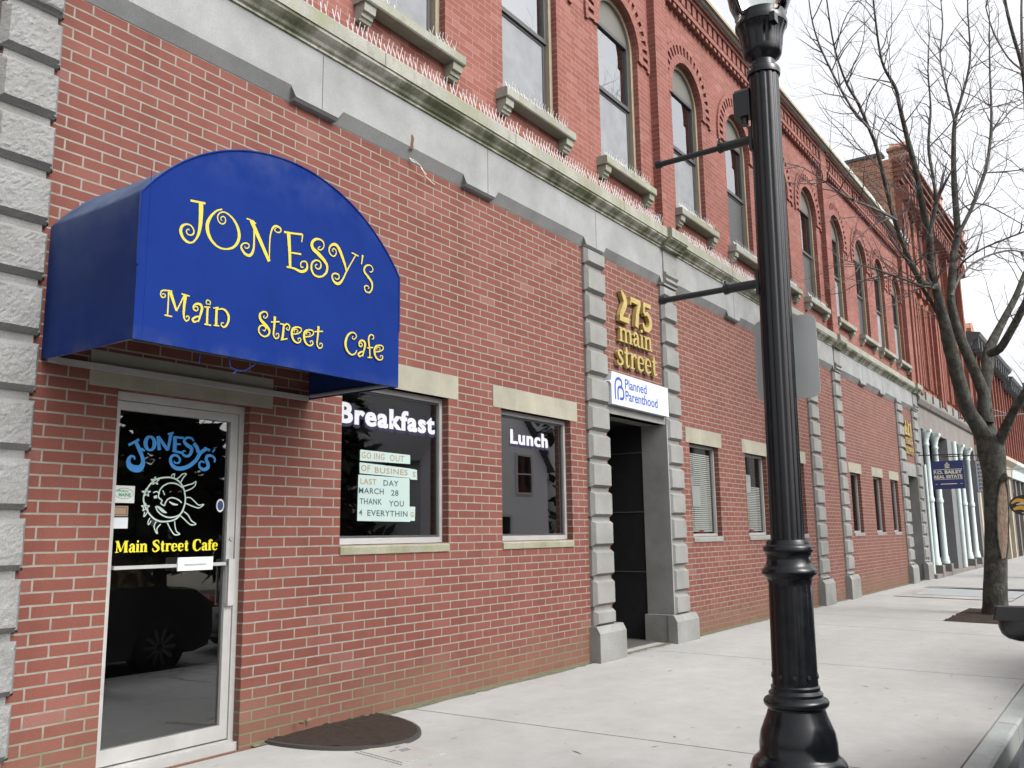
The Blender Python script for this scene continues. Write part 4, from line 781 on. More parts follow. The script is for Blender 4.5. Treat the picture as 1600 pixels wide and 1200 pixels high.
# ---- upper windows
for i, a in enumerate(UP):
    b = a + UW; c = (a + b) / 2; r = UW / 2; sp = UTOP - r
    m = MB(); n = 18
    def arc(rad, z0): return [(c - rad, z0)] + [(c + rad * math.cos(math.pi * (1 - k / n)), sp + rad * math.sin(math.pi * (1 - k / n))) for k in range(n + 1)] + [(c + rad, z0)]
    o_ = arc(r - .001, USILL); q = arc(r - .055, USILL)                     # tan outer frame following the arch
    vs = [(x, .07, z) for x, z in o_] + [(x, .07, z) for x, z in q] + [(x, .16, z) for x, z in q]; L = len(o_)
    m.add(vs, [(k, L + k, L + k + 1, k + 1) for k in range(L - 1)] + [(L + k, 2 * L + k, 2 * L + k + 1, L + k + 1) for k in range(L - 1)]); 
    W = m.build("window", "tan_frame", BL)
    m = MB(); zt = 7.54; m.extrude([(c - r + .055, zt)] + [(c + (r - .055) * math.cos(math.pi * (1 - k / n)), max(zt, sp + (r - .055) * math.sin(math.pi * (1 - k / n)))) for k in range(n + 1)] + [(c + r - .055, zt)], .105, .125)
    m.build("arch_panel", "panel_taupe", W)
    m = MB(); x0, x1 = a + .055, b - .055; zm = 6.63
    frame(m, x0, x1, zm, zt, .10, .15, .05); frame(m, x0, x1, USILL, zm, .125, .165, .05, .06, .03); m.build("sash", "dark_sash", W)
    pane("pane", x0 + .05, x1 - .05, zm + .05, zt - .05, .128, "upper_glass", W); pane("insect_screen", x0 + .05, x1 - .05, USILL + .06, zm - .03, .135, "insect_screen" if i not in (5, 7, 9) else "dark_sash", W)
    if i not in (5, 7, 9):
        m = MB(); vs = []; fs = []; zc = 7.2 if i in (1, 3) else 6.2
        for k in range(25):
            x = x0 + .03 + (x1 - x0 - .06) * k / 24; y = .185 + .010 * math.sin(k * 1.9 + i); vs += [(x, y, USILL + .02), (x, y, zc)]
        m.add(vs, [(2 * k, 2 * k + 2, 2 * k + 3, 2 * k + 1) for k in range(24)], True); m.build("curtain", "curtain", W)
    m = MB(); nt_ = 21                                                       # ring of brick ends standing proud round the arch
    for k in range(nt_):
        if k % 1: continue
        t0 = math.pi * (1.06 - 1.12 * (k + .2) / nt_); t1 = math.pi * (1.06 - 1.12 * (k + .72) / nt_)
        P = [(c + R_ * math.cos(t), sp + R_ * math.sin(t)) for R_, t in ((.65, t0), (.785, t0), (.785, t1), (.65, t1))]; m.extrude(P, -.03, .01)
    ring = []
    for (ra, rb, yf) in ((.785, .85, -.0302), (.53, .65, -.0298)):
        nn = 24
        for k in range(nn):
            t0 = math.pi * (1.06 - 1.12 * k / nn); t1 = math.pi * (1.06 - 1.12 * (k + 1) / nn)
            P = [(c + R_ * math.cos(t), sp + R_ * math.sin(t)) for R_, t in ((ra, t0), (rb, t0), (rb, t1), (ra, t1))]; m.extrude(P, yf, .01)
    m.build("arch_hood", "old_red_brick", W)
    s0, s1 = a - .12, b + .13
    m = MB(); m.sweep_x([(.12, 5.50), (-.13, 5.50), (-.14, 5.512), (-.14, 5.588), (-.125, 5.60), (.12, 5.615)], s0, s1)
    for xx in (s0 + .02, s1 - .15):
        m.sweep_x([(0, 5.36), (-.05, 5.36), (-.06, 5.385), (-.075, 5.39), (-.08, 5.42), (-.105, 5.43), (-.115, 5.50), (0, 5.50)], xx, xx + .13)
    m.build("window_sill", "ledge_granite", W)

# ---- recessed entrance of 275
m = MB(); m.box(10.10, 10.13, -.05, .30, .30, 2.60); m.build("entrance_jamb", "grey_granite", BL)
m = MB(); m.box(10.035, 10.128, -.06, .31, -.2, .305); m.build("jamb_plinth", "grey_granite", BL)
m = MB(); m.box(8.6, 10.14, -.02, .30, 2.60, 2.70); m.build("entrance_lintel", "grey_granite", BL)
m = MB(); m.box(10.115, 10.16, .30, 1.9, -.05, 2.7); m.box(8.58, 8.63, .11, 1.9, -.05, 2.7); m.box(8.63, 10.115, 1.85, 1.9, -.05, 2.7); m.box(8.63, 10.115, .3, 1.85, 2.62, 2.7); m.build("entrance_lining", "black_panel", BL)
for z in (2.27, 1.53, .80):
    m = MB(); m.box(10.105, 10.116, .30, 1.85, z, z + .012); m.box(8.63, 10.105, 1.842, 1.851, z, z + .012); m.build("lining_seam", "seam", BL)
m = MB(); m.add([(8.6, -.06, sz(-.06) + .004), (10.12, -.06, sz(-.06) + .004), (10.12, 1.85, .0), (8.6, 1.85, .0)], [(0, 1, 2, 3)]); m.build("entrance_floor", "sidewalk_concrete", BL)
# entrance of 221
m = MB(); m.box(24.05, 25.46, -.02, .25, 2.62, 2.95); m.build("entrance_lintel", "grey_granite", BL)
m = MB(); m.box(25.40, 25.46, -.04, .9, -.2, 2.62); m.build("entrance_jamb", "grey_granite", BL)
m = MB(); m.box(24.0, 25.5, .9, 1.0, -.1, 2.7); m.box(24.02, 24.1, .11, .9, -.1, 2.7); m.box(24.1, 25.4, .25, .9, 2.63, 2.7); m.build("entrance_lining", "storefront_grey", BL)

# ---- the cafe door
D0, D1, DZ0, DZ1 = 2.862, 3.80, .03, 2.138
m = MB(); frame(m, D0, D1, DZ0, DZ1, .06, .135, .036, .012, .05)
DR = m.build("door_frame", "aluminium", BL)
m = MB(); m.box(D0 + .038, D0 + .062, .072, .118, .05, DZ1 - .053); m.box(D1 - .095, D1 - .038, .072, .118, .05, DZ1 - .053)
m.box(D0 + .062, D1 - .095, .072, .118, .05, .135); m.box(D0 + .062, D1 - .095, .072, .118, DZ1 - .105, DZ1 - .053)
door = m.build("door", "aluminium", BL)
m = MB(); frame(m, D0 + .036, D1 - .036, .042, DZ1 - .05, .10, .13, .003); m.build("weatherstrip", "black_metal", DR)
m = MB(); m.box(D0, D0 + .03, .055, .0595, DZ1 - .016, DZ1 - .002); m.build("hinge", "black_metal", DR)
m = MB(); m.box(D0, D1, .02, .14, -.02, .03); m.build("threshold", "aluminium", DR)
pane("pane", D0 + .06, D1 - .093, .13, DZ1 - .10, .095, "pane_glass", door)
m = MB(); m.box(2.925, 3.705, .045, .06, 1.112, 1.132); m.box(2.925, 2.945, .06, .09, 1.112, 1.132); m.box(3.69, 3.71, .045, .09, 1.112, 1.132); m.build("push_bar", "aluminium", door)
m = MB(); m.sweep_x([(.035, 1.09), (.042, 1.09), (.047, 1.12), (.046, 1.135), (.040, 1.17), (.033, 1.17)], 3.33, 3.58); m.build("push_plate", "paper_white", door)
m = MB(); m.box(3.375, 3.53, .0310, .0328, 1.122, 1.130); m.build("plate_marking", "steel_plate", door)
m = MB(); m.box(3.700, 3.715, .03, .045, .86, 1.15); m.box(3.722, 3.757, .045, .073, .86, 1.15); m.box(3.700, 3.722, .045, .06, .86, .875); m.box(3.700, 3.722, .045, .06, 1.135, 1.15); m.build("door_handle", "aluminium", door)
m = MB(); m.tube([(3.737, .075, 1.277), (3.737, .062, 1.277)], .013, 12); m.build("door_lock", "steel_plate", door)
m = MB(); strokes(m, DOOR_TITLE, .094); m.build("title_lettering", "vinyl_blue", door)
m = MB(); strokes(m, DOOR_SUN, .094); m.build("sun_moon_emblem", "vinyl_pale", door)
m = MB(); serif(m, "Main Street Cafe", 2.955, 1.208, .70, .066, .094, bold=1.0); m.build("name_lettering", "vinyl_yellow", door)
m = MB(); m.box(2.921, 3.057, .0925, .0942, 1.492, 1.592); m.build("sticker", "paper_white", door)
m = MB(); text(m, "efficiency", 2.943, 1.556, .02, .0922, sx=1.0, bold=.0005); text(m, "MAINE", 2.955, 1.53, .026, .0922, bold=.0012)
strokes(m, [[(2.99 + .058 * math.cos(t * math.pi / 8), 1.547 + .030 * math.sin(t * math.pi / 8), .003) for t in range(17)]], .0922); m.build("sticker_print", "sticker_green", door)
m = MB(); m.box(2.921, 3.022, .0925, .0942, 1.415, 1.475); m.build("sticker", "ink_tan", door)
m = MB(); frame(m, 2.93, 3.013, 1.423, 1.468, .0918, .0924, .003); m.build("sticker_border", "rust", door)
m = MB(); m.box(2.921, 3.024, .0925, .0942, 1.345, 1.408); m.build("sticker", "curtain", door)
m = MB(); cpts = [(3.662 + .030 * math.cos(t * math.pi / 12), 1.489 + .042 * math.sin(t * math.pi / 12)) for t in range(24)]; m.extrude(cpts, .0925, .0942); m.build("round_sticker", "paper_white", door)
m = MB(); cpts = [(3.662 + .022 * math.cos(t * math.pi / 12), 1.489 + .031 * math.sin(t * math.pi / 12)) for t in range(24)]; m.extrude(cpts, .0915, .0925); m.build("round_sticker_print", "navy", door)

# ================================================================ things on the facade
# awning
AX0, AX1, AY, AZ0, AZ1, ATOP = 2.405, 4.305, -.85, 2.24, 2.985, 3.475
AW = thing("awning", "blue half barrel canvas awning with curly yellow lettering over the glass door", "awning", (3.35, 0, 2.24))
hw = (AX1 - AX0) / 2; rise = ATOP - AZ1; Rr = (hw * hw + rise * rise) / (2 * rise); cz = ATOP - Rr; cx = (AX0 + AX1) / 2; a0 = math.asin(hw / Rr)
prof = [(AX0, AZ0), (AX0, (AZ0 + AZ1) / 2)] + [(cx + Rr * math.sin(-a0 + 2 * a0 * k / 40), cz + Rr * math.cos(-a0 + 2 * a0 * k / 40)) for k in range(41)] + [(AX1, (AZ0 + AZ1) / 2), (AX1, AZ0)]
m = MB(); n = len(prof); ny = 8
vs = []
for j in range(ny + 1):
    y = AY * (1 - j / ny)
    for k, (x, z) in enumerate(prof):
        s_ = math.sin(math.pi * j / ny) * .012
        dx = s_ if x < cx and k < 3 else (-s_ if k > n - 4 else 0)
        vs.append((x + dx, y, z - (s_ * .8 if 2 < k < n - 3 else 0)))
m.add(vs, [(j * n + k, j * n + k + 1, (j + 1) * n + k + 1, (j + 1) * n + k) for j in range(ny) for k in range(n - 1)], True)
m.add([(x, AY, z) for x, z in prof], [tuple(range(n))])
m.add([(AX0, AY + .0, AZ0), (AX1, AY, AZ0), (AX1, AY + .035, AZ0 + .004), (AX0, AY + .035, AZ0 + .004)], [(0, 1, 2, 3)])
m.build("canopy", "awning_canvas", AW)
m = MB(); m.tube([(x, AY - .001, z) for x, z in prof[1:-1]], .0065, 6); m.tube([(AX0 + .05, AY - .0005, AZ0 + .01), (AX0 + .05, AY - .0005, AZ1 + .14)], .0015, 4); m.build("seam_piping", "awning_canvas", AW)
m = MB(); strokes(m, AWN_TITLE, AY - .0015); m.build("title_lettering", "yellow_ink", AW)
m = MB(); strokes(m, AWN_SUB, AY - .0015); m.build("name_lettering", "yellow_ink", AW)
m = MB(); m.box(AX0 + .02, AX1 - .03, -.035, -.008, AZ0 - .012, AZ0 + .022); m.build("wall_bar", "aluminium", AW)
m = MB(); m.tube([(AX0 + .03, -.05, AZ0 + .02), (AX0 + .03, AY + .03, AZ0 + .02), (AX1 - .03, AY + .03, AZ0 + .02), (AX1 - .03, -.05, AZ0 + .02)], .013, 8)
for yy in (-.3, -.58): m.tube([(cx + (x - cx) * .94, yy, z - .04) for x, z in prof[2:43:4]], .012, 6)
m.build("canopy_frame", "steel_plate", AW)
m = MB(); zz = AZ0 - .012
m.tube([(2.98, AY + .02, AZ0), (3.0, AY + .03, AZ0 - .05), (3.06, AY + .03, AZ0 - .065), (3.1, AY + .03, AZ0 - .055), (3.18, AY + .02, AZ0)], .003, 4); m.tube([(3.05, AY + .03, AZ0 - .06), (3.02, AY + .03, AZ0 - .085)], .003, 4); m.tube([(2.80, AY + .02, AZ0), (2.80, AY + .02, AZ0 - .06)], .002, 4)
m.build("loose_thread", "awning_canvas", AW)

# paper strips in the window
WY = .094
def paper(name, poly, label, rows, grp=None):
    P = thing(name, label, "paper sign", (poly[0][0], WY, poly[0][1]))
    m = MB(); m.extrude(poly, WY - .0012, WY); m.build("sheet", "paper_mint", P)
    for (txt, x0, z0, x1, h, mat, slope) in rows:
        m = MB(); text(m, txt, x0, z0, h * 1.36, WY - .0018, bold=.0012, spacing=1.12)
        xs = [v[0] for v in m.v]; f = (x1 - x0) / (max(xs) - min(xs)); mn = min(xs)
        m.v = [(x0 + (v[0] - mn) * f, v[1], v[2] + slope * (v[0] - mn)) for v in m.v]; m.build("lettering", mat, P)
paper("paper_sign", [(4.918, 1.853), (5.495, 1.858), (5.494, 1.932), (4.920, 1.938)], "mint paper strip reading GOING OUT, topmost sheet in the cafe window", [("GO ING", 4.935, 1.874, 5.19, .050, "ink_tan", .0), ("OUT", 5.25, 1.872, 5.42, .050, "ink_tan", 0)])
paper("paper_sign", [(4.917, 1.757), (5.495, 1.744), (5.495, 1.733), (5.582, 1.733), (5.578, 1.815), (5.49, 1.822), (4.915, 1.84)], "mint paper strip reading OF BUSINES S under the topmost sheet", [("OF", 4.932, 1.775, 5.03, .05, "ink_tan", 0), ("BUSINES", 5.08, 1.768, 5.465, .046, "ink_tan", -.01), ("S", 5.525, 1.756, 5.562, .045, "ink_tan", 0)])
paper("paper_sign", [(4.898, 1.397), (5.50, 1.392), (5.50, 1.400), (5.555, 1.400), (5.56, 1.514), (5.49, 1.514), (5.488, 1.742), (4.904, 1.746)], "large mint paper sheet with four lines from LAST DAY to 4 EVERYTHING",
      [("LAST", 4.925, 1.676, 5.10, .046, "ink_tan", -.01), ("DAY", 5.18, 1.672, 5.355, .046, "ink_dark", 0), ("MARCH", 4.908, 1.606, 5.185, .046, "ink_dark", -.01), ("28", 5.27, 1.597, 5.355, .046, "ink_dark", 0),
       ("THANK", 4.92, 1.524, 5.165, .046, "ink_dark", 0), ("YOU", 5.245, 1.513, 5.42, .046, "ink_dark", 0), ("4", 4.915, 1.440, 4.95, .044, "ink_dark", 0), ("EVERYTHIN", 5.005, 1.437, 5.465, .046, "ink_dark", -.012), ("G", 5.50, 1.432, 5.54, .042, "ink_tan", 0)])
# gilt address letters
AD = thing("address_sign", "gilt raised letters 275 main street above the open doorway", "address sign", (9.3, 0, 3.2))
m = MB(); serif(m, "275", 8.93, 3.70, .88, .345, -.012, depth=.05, bold=.82); m.build("numerals", "gold", AD)
m = MB(); serif(m, "main", 8.93, 3.465, .86, .215, -.012, depth=.04, xh=.66, bold=.8); m.build("street_lettering", "gold", AD)
m = MB(); serif(m, "street", 8.86, 3.175, 1.04, .24, -.012, depth=.04, xh=.66, bold=.8); m.build("street_lettering", "gold", AD)
AD = thing("address_sign", "gilt raised letters 221 main street beside the far granite doorway", "address sign", (24.7, 0, 3.4))
m = MB(); serif(m, "221", 24.2, 3.66, .85, .34, -.012, depth=.05, bold=.85); m.build("numerals", "gold", AD)
m = MB(); serif(m, "main", 24.25, 3.44, .85, .2, -.012, depth=.04, xh=.66, bold=.8); m.build("street_lettering", "gold", AD)
m = MB(); serif(m, "street", 24.2, 3.18, 1.0, .22, -.012, depth=.04, xh=.66, bold=.8); m.build("street_lettering", "gold", AD)
# white clinic sign
CS = thing("clinic_sign", "white sign board with blue lettering and a double P emblem over the dark doorway", "sign", (9.3, -.08, 2.69))
m = MB(); m.extrude([(8.645, 2.695), (10.11, 2.69), (10.11, 3.05), (8.66, 3.065), (8.645, 2.965), (8.60, 2.945), (8.645, 2.915)], -.085, -.0); m.build("panel", "sign_white", CS)
m = MB(); lx, lz = 8.73, 2.755
strokes(m, [[(lx, lz, .030), (lx, lz + .15, .030), (lx + .02, lz + .215, .030), (lx + .075, lz + .245, .033), (lx + .13, lz + .235, .033), (lx + .155, lz + .21, .03), (lx + .155, lz + .165, .03)],
            [(lx + .062, lz - .0, .030), (lx + .062, lz + .09, .030), (lx + .075, lz + .135, .032), (lx + .12, lz + .152, .033), (lx + .17, lz + .14, .032), (lx + .195, lz + .1, .030), (lx + .195, lz + .05, .030), (lx + .17, lz + .022, .032), (lx + .105, lz + .018, .033)]], -.0862); m.build("emblem", "sign_blue", CS)
m = MB(); text(m, "Planned", 8.965, 2.905, .125, -.0862, bold=.0015); fit(m, 8.965, 9.515, 2.90, 3.018); m.build("lettering", "sign_blue", CS)
m = MB(); text(m, "Parenthood", 8.97, 2.765, .125, -.0862, bold=.0015); fit(m, 8.97, 9.80, 2.763, 2.883); m.build("lettering", "sign_blue", CS)
# dangling wires below the frieze
m = MB(); m.tube(catmull([(5.33, -.01, 4.44), (5.36, -.03, 4.40), (5.42, -.05, 4.385), (5.46, -.06, 4.345), (5.52, -.05, 4.33)], 5), .004, 5); m.tube(catmull([(5.335, -.01, 4.43), (5.38, -.045, 4.405), (5.44, -.06, 4.37), (5.50, -.05, 4.32), (5.60, -.02, 4.31), (5.68, -.01, 4.30)], 5), .003, 5)
tag(m.build("loose_wire", "wire"), "pale cut wires dangling under the rust stain on the frieze", "wire")
# bird spikes
def spike_strip(xa, xb, y, z, seed, h=.115):
    rg = random.Random(seed); m = MB(); x = xa; m.box(xa, xb, y - .008, y + .012, z, z + .006)
    while x < xb:
        for dy in (-.03, .03):
            t = (rg.random() - .5) * .02; hh = h * (.86 + .2 * rg.random())
            m.tube([(x + dy * .2, y, z), (x + t + dy * .3, y + dy, z + hh)], .0034, 3, cap=False)
        x += .052 if rg.random() < .86 else .085
    return m
lx = [(3.95, 4.42), (4.47, 4.86), (4.90, 5.36), (5.40, 5.84), (5.88, 6.34), (6.38, 6.86), (6.90, 7.38), (7.42, 7.9), (7.94, 8.44), (8.48, 8.98), (9.02, 9.52), (9.56, 10.02), (10.65, 11.2), (11.24, 11.8), (11.85, 12.4), (12.45, 13.0), (13.05, 13.6), (13.65, 14.2), (14.3, 14.85)]
for k, (a, b) in enumerate(lx):
    tag(spike_strip(a, b, -.155, 5.122, k).build("bird_spikes", "spike_white"), "strip of thin white wire bird spikes along the mossy stone ledge", "bird spikes", "bird spikes on the ledge")
for k, a in enumerate(UP[1:8]):
    if k == 0: rr = [(a - .05, a + .3), (a + .75, a + 1.1)]
    else: rr = [(a - .05, a + UW + .04)]
    for (p_, q) in rr:
        tag(spike_strip(p_, q, -.095, 5.605, 40 + k, .085).build("bird_spikes", "spike_white"), "strip of thin white wire bird spikes on an upper window sill", "bird spikes", "bird spikes on the window sills")
# ================================================================ lamp post
LX, LY = 4.600, -3.245; lean = (.0375, 0.0)
LP = thing("street_lamp", "black fluted cast iron street lamp post with two bare banner arms", "street lamp", (LX, LY, -.09))
flute = lambda a: -.055 * max(0, math.cos(12 * a)) ** 1.0
fl2 = lambda a: -.04 * max(0, math.cos(10 * a))
m = MB(); m.lathe([(-.095, .26), (.03, .26), (.05, .245), (.13, .235), (.165, .222), (.185, .20), (.20, .188), (.25, .187), (.30, .178), (.345, .160), (.375, .147), (.405, .138), (.415, .142), (.418, .148), (.428, .157), (.442, .159), (.455, .152), (.462, .138), (.468, .131), (.482, .132), (.490, .124), (.496, .119), (.512, .119), (.520, .112)], LX, LY, 40, lean)
m.build("base", "black_iron", LP)
m = MB(); m.lathe([(.520, .112), (.535, .112), (.55, .111), (1.00, .108), (1.02, .108), (1.03, .112), (1.035, .112)], LX, LY, 80, lean, fl2); m.build("pedestal", "black_iron", LP)
m = MB()
for k in range(10):
    a = 2 * math.pi * (k + .5) / 10; m.tube([(LX + lean[0] * .565 + .105 * math.cos(a), LY + .105 * math.sin(a), .565), (LX + lean[0] * .565 + .117 * math.cos(a), LY + .117 * math.sin(a), .565)], .010, 8)
m.build("stud", "black_metal", LP)
m = MB(); m.lathe([(1.03, .110), (1.045, .118), (1.058, .134), (1.070, .139), (1.084, .136), (1.094, .126), (1.106, .116), (1.13, .110), (1.152, .110), (1.168, .116), (1.176, .124), (1.192, .126), (1.204, .121), (1.210, .111), (1.222, .108), (1.232, .104), (1.238, .088)], LX, LY, 40, lean); m.build("collar", "black_iron", LP)
m = MB(); m.lathe([(1.23, .085), (2.4, .084), (3.86, .083)], LX, LY, 96, lean, flute); m.build("shaft", "black_iron", LP)
def capz(mb, z0=3.885, k=.77):
    mb.v = [(v[0], v[1], z0 + (v[2] - z0) * k if v[2] > z0 else v[2]) for v in mb.v]; return mb
m = MB(); m.lathe([(3.85, .082), (3.855, .093), (3.885, .095), (3.90, .090), (3.905, .070), (3.96, .068), (3.985, .082), (4.0, .100), (4.02, .108), (4.06, .112)], LX, LY, 40, lean)
m.lathe([(4.06, .112), (4.075, .114), (4.10, .116), (4.16, .120), (4.21, .132), (4.245, .144)], LX, LY, 96, lean, lambda a: -.05 * max(0, math.cos(12 * a)))
m.lathe([(4.245, .146), (4.27, .149), (4.30, .143), (4.33, .139), (4.345, .139)], LX, LY, 40, lean)
m.box(LX + .16 - .16, LX + .16 - .10, LY - .13, LY - .10, 4.16, 4.23)
capz(m).build("capital", "black_iron", LP)
m = MB(); m.lathe([(4.34, .130), (4.38, .150), (4.46, .175), (4.58, .19), (4.72, .185), (4.86, .15), (4.95, .10)], LX, LY, 36, lean); capz(m).build("globe", "lamp_glass", LP)
m = MB()
for k in range(4):
    a = math.pi / 4 + k * math.pi / 2 + .3
    m.tube([(LX + .16 + r_ * math.cos(a), LY + r_ * math.sin(a), z) for z, r_ in ((4.31, .14), (4.36, .175), (4.45, .205), (4.60, .215), (4.76, .20), (4.9, .15), (4.98, .09))], .006, 6)
m.lathe([(4.94, .11), (4.97, .13), (5.02, .08), (5.12, .03), (5.17, .0)], LX, LY, 24, lean); capz(m).build("lamp_cage", "black_iron", LP)
for z, ln in ((3.49, .60), (2.63, .60)):
    cxp = LX + lean[0] * z; m = MB(); m.tube([(cxp, LY + .07, z), (cxp, LY + .28, z)], .026, 14); m.tube([(cxp, LY + .28, z), (cxp, LY + .07 + ln, z - .002)], .017, 12)
    m.tube([(cxp, LY + .05 + ln, z), (cxp, LY + .085 + ln, z)], .025, 14); m.tube([(cxp, LY + .262, z), (cxp, LY + .285, z)], .031, 14)
    m.tube([(cxp - .035, LY + .268, z + .02), (cxp - .028, LY + .268, z + .038)], .006, 6); m.box(cxp - .03, cxp + .03, LY + .055, LY + .095, z - .07, z + .07); m.build("banner_arm", "black_metal", LP)
    m = MB(); m.tube([(cxp - .033 + .018 * math.cos(t), LY + .272, z + .028 + .014 * math.sin(t)) for t in [k * .6 for k in range(11)]], .003, 5); m.build("banner_ring", "steel_plate", LP)
m = MB(); cxp = LX + lean[0] * 3.72; m.box(cxp - .045, cxp + .035, LY + .075, LY + .17, 3.63, 3.78); m.extrude([(cxp - .045, 3.78), (cxp + .035, 3.78), (cxp + .02, 3.80), (cxp - .03, 3.80)], LY + .08, LY + .165); m.tube([(cxp - .01, LY + .12, 3.63), (cxp - .01, LY + .12, 3.585)], .022, 10); m.build("outlet_box", "black_metal", LP)
# back of a traffic sign strapped on the far side
zc, yc, xs = 2.215, LY - .005, LX + .085 + .12
SG = thing("traffic_sign", "bare metal back of a rounded traffic sign strapped behind the lamp post", "traffic sign", (xs, yc, zc))
def rrect(cy, cz_, w, h, r, n=6):
    P = []
    for (sx_, sz_, a0_) in ((1, 1, 0), (-1, 1, 90), (-1, -1, 180), (1, -1, 270)):
        for k in range(n + 1):
            a = math.radians(a0_ + 90 * k / n); P.append((cy + sx_ * (w / 2 - r) + r * math.cos(a), cz_ + sz_ * (h / 2 - r) + r * math.sin(a)))
    return P
def slab_x(m, P, x0, x1):
    n = len(P); m.add([(x0, y, z) for y, z in P] + [(x1, y, z) for y, z in P], [tuple(range(n - 1, -1, -1)), tuple(range(n, 2 * n))] + [(i, (i + 1) % n, n + (i + 1) % n, n + i) for i in range(n)]); return m
m = slab_x(MB(), rrect(yc, zc, .345, .46, .045), xs, xs + .003); m.build("sign_plate", "sign_back", SG)
m = MB(); m.box(xs - .04, xs - .001, yc - .025, yc + .025, zc - .2, zc + .2); m.build("bracket", "sign_back", SG)
m = slab_x(MB(), rrect(yc, zc, .335, .45, .043), xs + .0035, xs + .004); m.build("sign_face", "sign_white", SG)

# ================================================================ pavement details
MU = thing("mulch_bed", "half round bed of dark mulch against the cafe wall beside the door", "mulch bed", (4.52, 0, -.02))
cxm, rx, ry = 4.53, .53, .74
m = MB(); n = 36; o1 = []; o2 = []
for k in range(n + 1):
    a = math.pi + math.pi * k / n; o1.append((cxm + rx * math.cos(a), ry * math.sin(a))); o2.append((cxm + (rx - .03) * math.cos(a), (ry - .03) * math.sin(a)))
vs = []
for (p_, q) in zip(o1, o2): vs += [(p_[0], p_[1], sz(p_[1]) - .005), (p_[0] - (p_[0] - q[0]) * .15, p_[1] - (p_[1] - q[1]) * .15, sz(p_[1]) + .02), (q[0], q[1], sz(q[1]) + .022), (q[0], q[1], sz(q[1]) - .005)]
m.add(vs, [(4 * k + i, 4 * k + 4 + i, 4 * k + 5 + i, 4 * k + 1 + i) for k in range(n) for i in range(3)], True); m.build("edging", "mulch_edge", MU)
m = MB(); nr, na = 16, 60; vs = [(cxm, -.005, .02)]
for i in range(1, nr + 1):
    for k in range(na + 1):
        f = i / nr; a = math.pi + math.pi * k / na; x = cxm + (rx - .028) * f * math.cos(a); y = (ry - .028) * f * math.sin(a) - .004
        vs.append((x, y, sz(y) + .022 + .006 * (1 - f * f) + .012 * mnoise.noise((x * 22, y * 22, 0)) + .008 * mnoise.noise((x * 60, y * 60, 5))))
fs = [(0, 1 + k, 2 + k) for k in range(na)]
for i in range(nr - 1):
    o = 1 + i * (na + 1); fs += [(o + k, o + na + 1 + k, o + na + 2 + k, o + k + 1) for k in range(na)]
m.add(vs, [f[::-1] for f in fs], True); m.build("mulch", "mulch", MU)
m = MB()
for (x, y, t) in ((4.33, -.03, .4), (4.30, -.05, 1.6), (4.27, -.04, 2.5)):
    m.add([(x, y, .06), (x + .03 * math.cos(t), y + .012, .085), (x + .045 * math.cos(t), y - .006, .075), (x + .02, y - .02, .065)], [(0, 1, 2, 3)])
tag(m.build("fallen_leaves", "leaf_litter"), "few dry brown leaves blown against the wall on the mulch bed", "fallen leaves")
AC = thing("access_cover", "flat square utility cover set in the pavement in front of the mulch bed", "utility cover", (4.36, -.83, sz(-.83)))
def rot(x, y, a, c0): return (c0[0] + x * math.cos(a) - y * math.sin(a), c0[1] + x * math.sin(a) + y * math.cos(a))
def plate(m, w, h, z, a, c0, th=.002):
    P = [rot(sx_ * w / 2, sy_ * h / 2, a, c0) for sx_, sy_ in ((-1, -1), (1, -1), (1, 1), (-1, 1))]
    m.add([(x, y, sz(y) + z) for x, y in P] + [(x, y, sz(y) + z - th) for x, y in P], [(0, 1, 2, 3), (0, 4, 5, 1), (1, 5, 6, 2), (2, 6, 7, 3), (3, 7, 4, 0)])
cc = (4.34, -.86)
m = MB(); plate(m, .36, .44, .004, -.12, cc, .004); m.build("frame", "kerb_granite", AC)
m = MB(); plate(m, .315, .395, .008, -.12, cc, .004); m.build("lid", "far_concrete", AC)
m = MB()
for (dx, dy, w, h) in ((.05, .03, .07, .014), (.045, .0, .075, .014), (-.02, .05, .05, .012), (.06, .10, .03, .015)): plate(m, w, h, .0095, -.12, rot(dx, dy, -.12, cc), .0015)
m.build("cast_marking", "hatch_edge", AC)
HT = thing("sidewalk_hatch", "wide grey steel cellar hatch set flush in the pavement past the far doorway", "hatch", (21, -1.55, sz(-1.55)))
m = MB()
for (xa, xb) in ((19.35, 20.05), (22.25, 22.75)): m.add([(xa, -2.6, sz(-2.6) + .0), (xb, -2.6, sz(-2.6)), (xb, -.52, sz(-.52)), (xa, -.52, sz(-.52))], [(0, 1, 2, 3)])
m.add([(20.05, -.75, sz(-.75)), (22.25, -.75, sz(-.75)), (22.25, -.52, sz(-.52)), (20.05, -.52, sz(-.52))], [(0, 1, 2, 3)]); m.build("frame", "far_concrete", HT)
m = MB(); m.add([(20.06, -2.6, sz(-2.6) + .004), (22.2, -2.6, sz(-2.6) + .004), (22.2, -.76, sz(-.76) + .004), (20.06, -.76, sz(-.76) + .004)], [(0, 1, 2, 3)]); m.build("lid", "steel_plate", HT)
m = MB(); m.box(22.24, 22.42, -2.6, -.55, -.09, -.03); m.build("raised_edge", "hatch_edge", HT)
